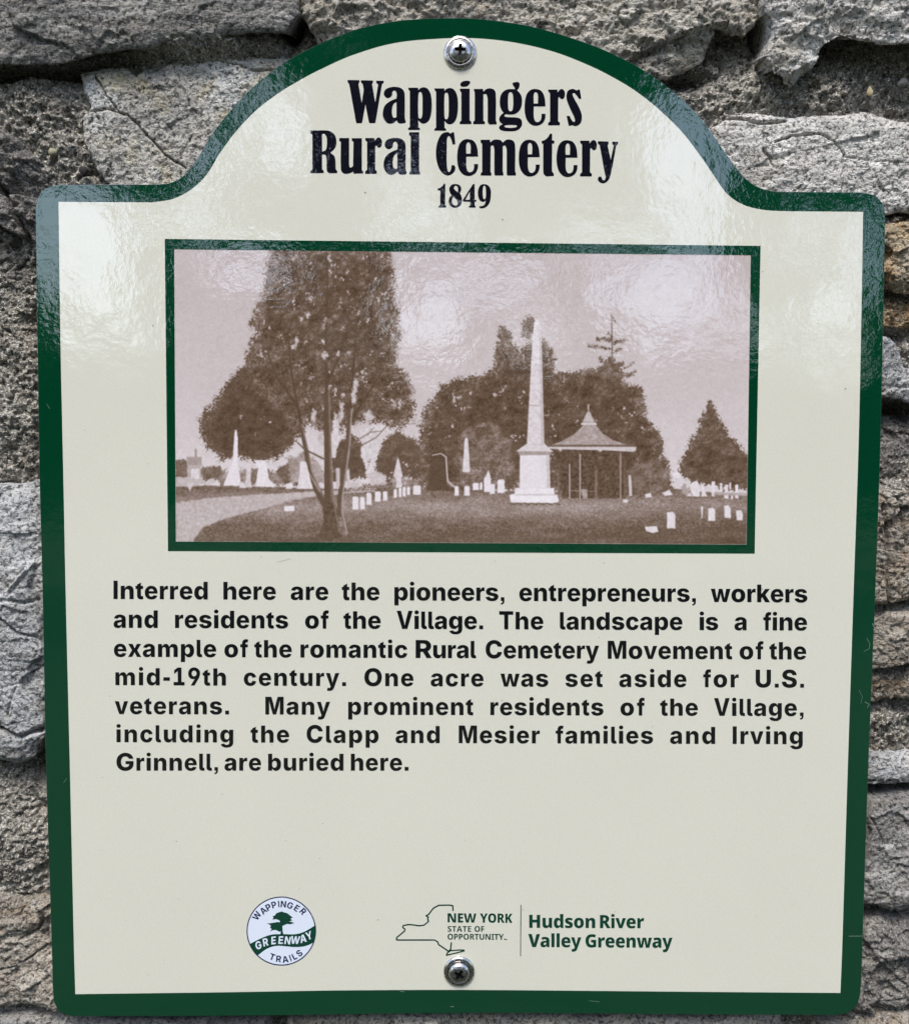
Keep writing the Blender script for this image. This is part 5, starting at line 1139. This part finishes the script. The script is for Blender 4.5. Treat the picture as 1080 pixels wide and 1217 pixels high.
# openings cut into the added crowns to place bright sky reflections (photo positions, radii)
GAPS = [(80, 262, 100, 76), (120, 340, 50, 70), (238, 188, 32, 48), (305, 112, 26, 30), (292, 318, 58, 24), (225, 262, 40, 22), (330, 165, 30, 40), (515, 372, 42, 62), (600, 330, 60, 22), (505, 262, 60, 20), (478, 205, 26, 18),
        (700, 285, 60, 16), (640, 405, 30, 26), (790, 350, 78, 58), (816, 195, 60, 104), (850, 292, 18, 40), (952, 275, 20, 26), (990, 372, 38, 36), (1030, 300, 22, 70), (950, 235, 20, 8), (400, 300, 24, 8), (420, 60, 22, 8)]
def canopy(x0, x1, y0, y1, dist, label, seed, n):
    """an added, unseen tree whose crown spans the given part of the mirror view"""
    r = np.random.RandomState(seed)
    x = r.uniform(x0, x1, n); y = y0 + (y1 - y0) * r.uniform(0, 1, n)
    cx, cy = (x0 + x1) / 2, (y0 + y1) / 2
    rr = np.sqrt(((x - cx) / (x1 - x0) * 2) ** 4 + ((y - cy) / (y1 - y0) * 2) ** 4)
    k = rr + .5 * fbm(x / 40, y / 30, 3, seed) < 1.0
    rag = 1 + .8 * fbm(x / 22, y / 16, 3, 77)
    for gx, gy, ga, gb in GAPS: k &= np.sqrt(((x - gx) / ga) ** 2 + ((y - gy) / gb) ** 2) > rag
    x, y = x[k], y[k]; n = len(x)
    d = dist * (1 + .16 * (r.uniform(0, 1, n) - .5))
    p = at(np.stack([x, y], 1)); kk = d / -CAM[1] + 1
    P = np.stack([CAM.x + (p[:, 0] - CAM.x) * kk, -d, CAM.z + (p[:, 1] - CAM.z) * kk], 1)
    u = r.normal(size=(n, 3)); u /= np.linalg.norm(u, axis=1)[:, None]
    v = np.cross(u, r.normal(size=(n, 3))); v /= np.linalg.norm(v, axis=1)[:, None]
    s = .0095 * d[:, None] * r.uniform(.6, 1.4, (n, 1))
    V = np.concatenate([P - u * s, P - v * s * .6, P + u * s, P + v * s * .6], 1).reshape(-1, 3)
    c = mirror((cx, y1), dist)
    root = empty('reflection_tree', (c.x, c.y, GZ), label, 'tree', 'unseen trees added behind the viewer for reflections')
    mesh_obj('crown', V, np.arange(4 * n).reshape(n, 4), LEAF, root)
    tv, tf = [], []; nseg = 8; top = c.z + .4
    for j in range(nseg + 1):
        t = j / nseg; r_ = (.16 * (1 - t) + .06) * dist / 12
        for i in range(8):
            a = i * math.pi / 4; tv.append((c.x + r_ * math.cos(a) + .12 * math.sin(t * 5 + seed), c.y + r_ * math.sin(a), GZ + (top - GZ) * t))
    for j in range(nseg):
        for i in range(8): tf.append((j * 8 + i, j * 8 + (i + 1) % 8, j * 8 + 8 + (i + 1) % 8, j * 8 + 8 + i))
    mesh_obj('trunk', tv, tf, BARK, root, smooth=True)
canopy(-420, 260, -140, 430, 13, 'unseen leafy tree added behind the viewer for reflections, leftmost of the four reflected trees', 1, 26000)
canopy(140, 560, -160, 420, 12, 'unseen leafy tree added behind the viewer for reflections, second of the four reflected trees from the left', 2, 26000)
canopy(460, 900, -150, 420, 14, 'unseen leafy tree added behind the viewer for reflections, third of the four reflected trees from the left', 3, 28000)
canopy(820, 1500, -140, 430, 12.5, 'unseen leafy tree added behind the viewer for reflections, rightmost of the four reflected trees', 4, 26000)
def reflection_hedge():  # unseen leafy band added as the dark skyline in the panel's reflections
    r = np.random.RandomState(9)
    a = mirror((-700, 425), 20); b = mirror((1800, 425), 20)
    n = 26000; x = r.uniform(a.x, b.x, n); top = a.z + 1.6 * fbm(x / 2.2, x * 0, 3, 5) * 1.0
    z = GZ + (top - GZ) * r.uniform(0, 1, n) ** .6; y = -20 - r.uniform(0, 1.6, n)
    P = np.stack([x, y, z], 1); u = r.normal(size=(n, 3)); u /= np.linalg.norm(u, axis=1)[:, None]
    v = np.cross(u, r.normal(size=(n, 3))); v /= np.linalg.norm(v, axis=1)[:, None]; s = .26
    V = np.concatenate([P - u * s, P - v * s * .6, P + u * s, P + v * s * .6], 1).reshape(-1, 3)
    o = mesh_obj('reflection_hedge', V, np.arange(4 * n).reshape(n, 4), LEAF)
    o['label'] = 'unseen tall dark hedgerow added far behind the viewer for reflections'; o['category'] = 'reflection_hedge'
reflection_hedge()
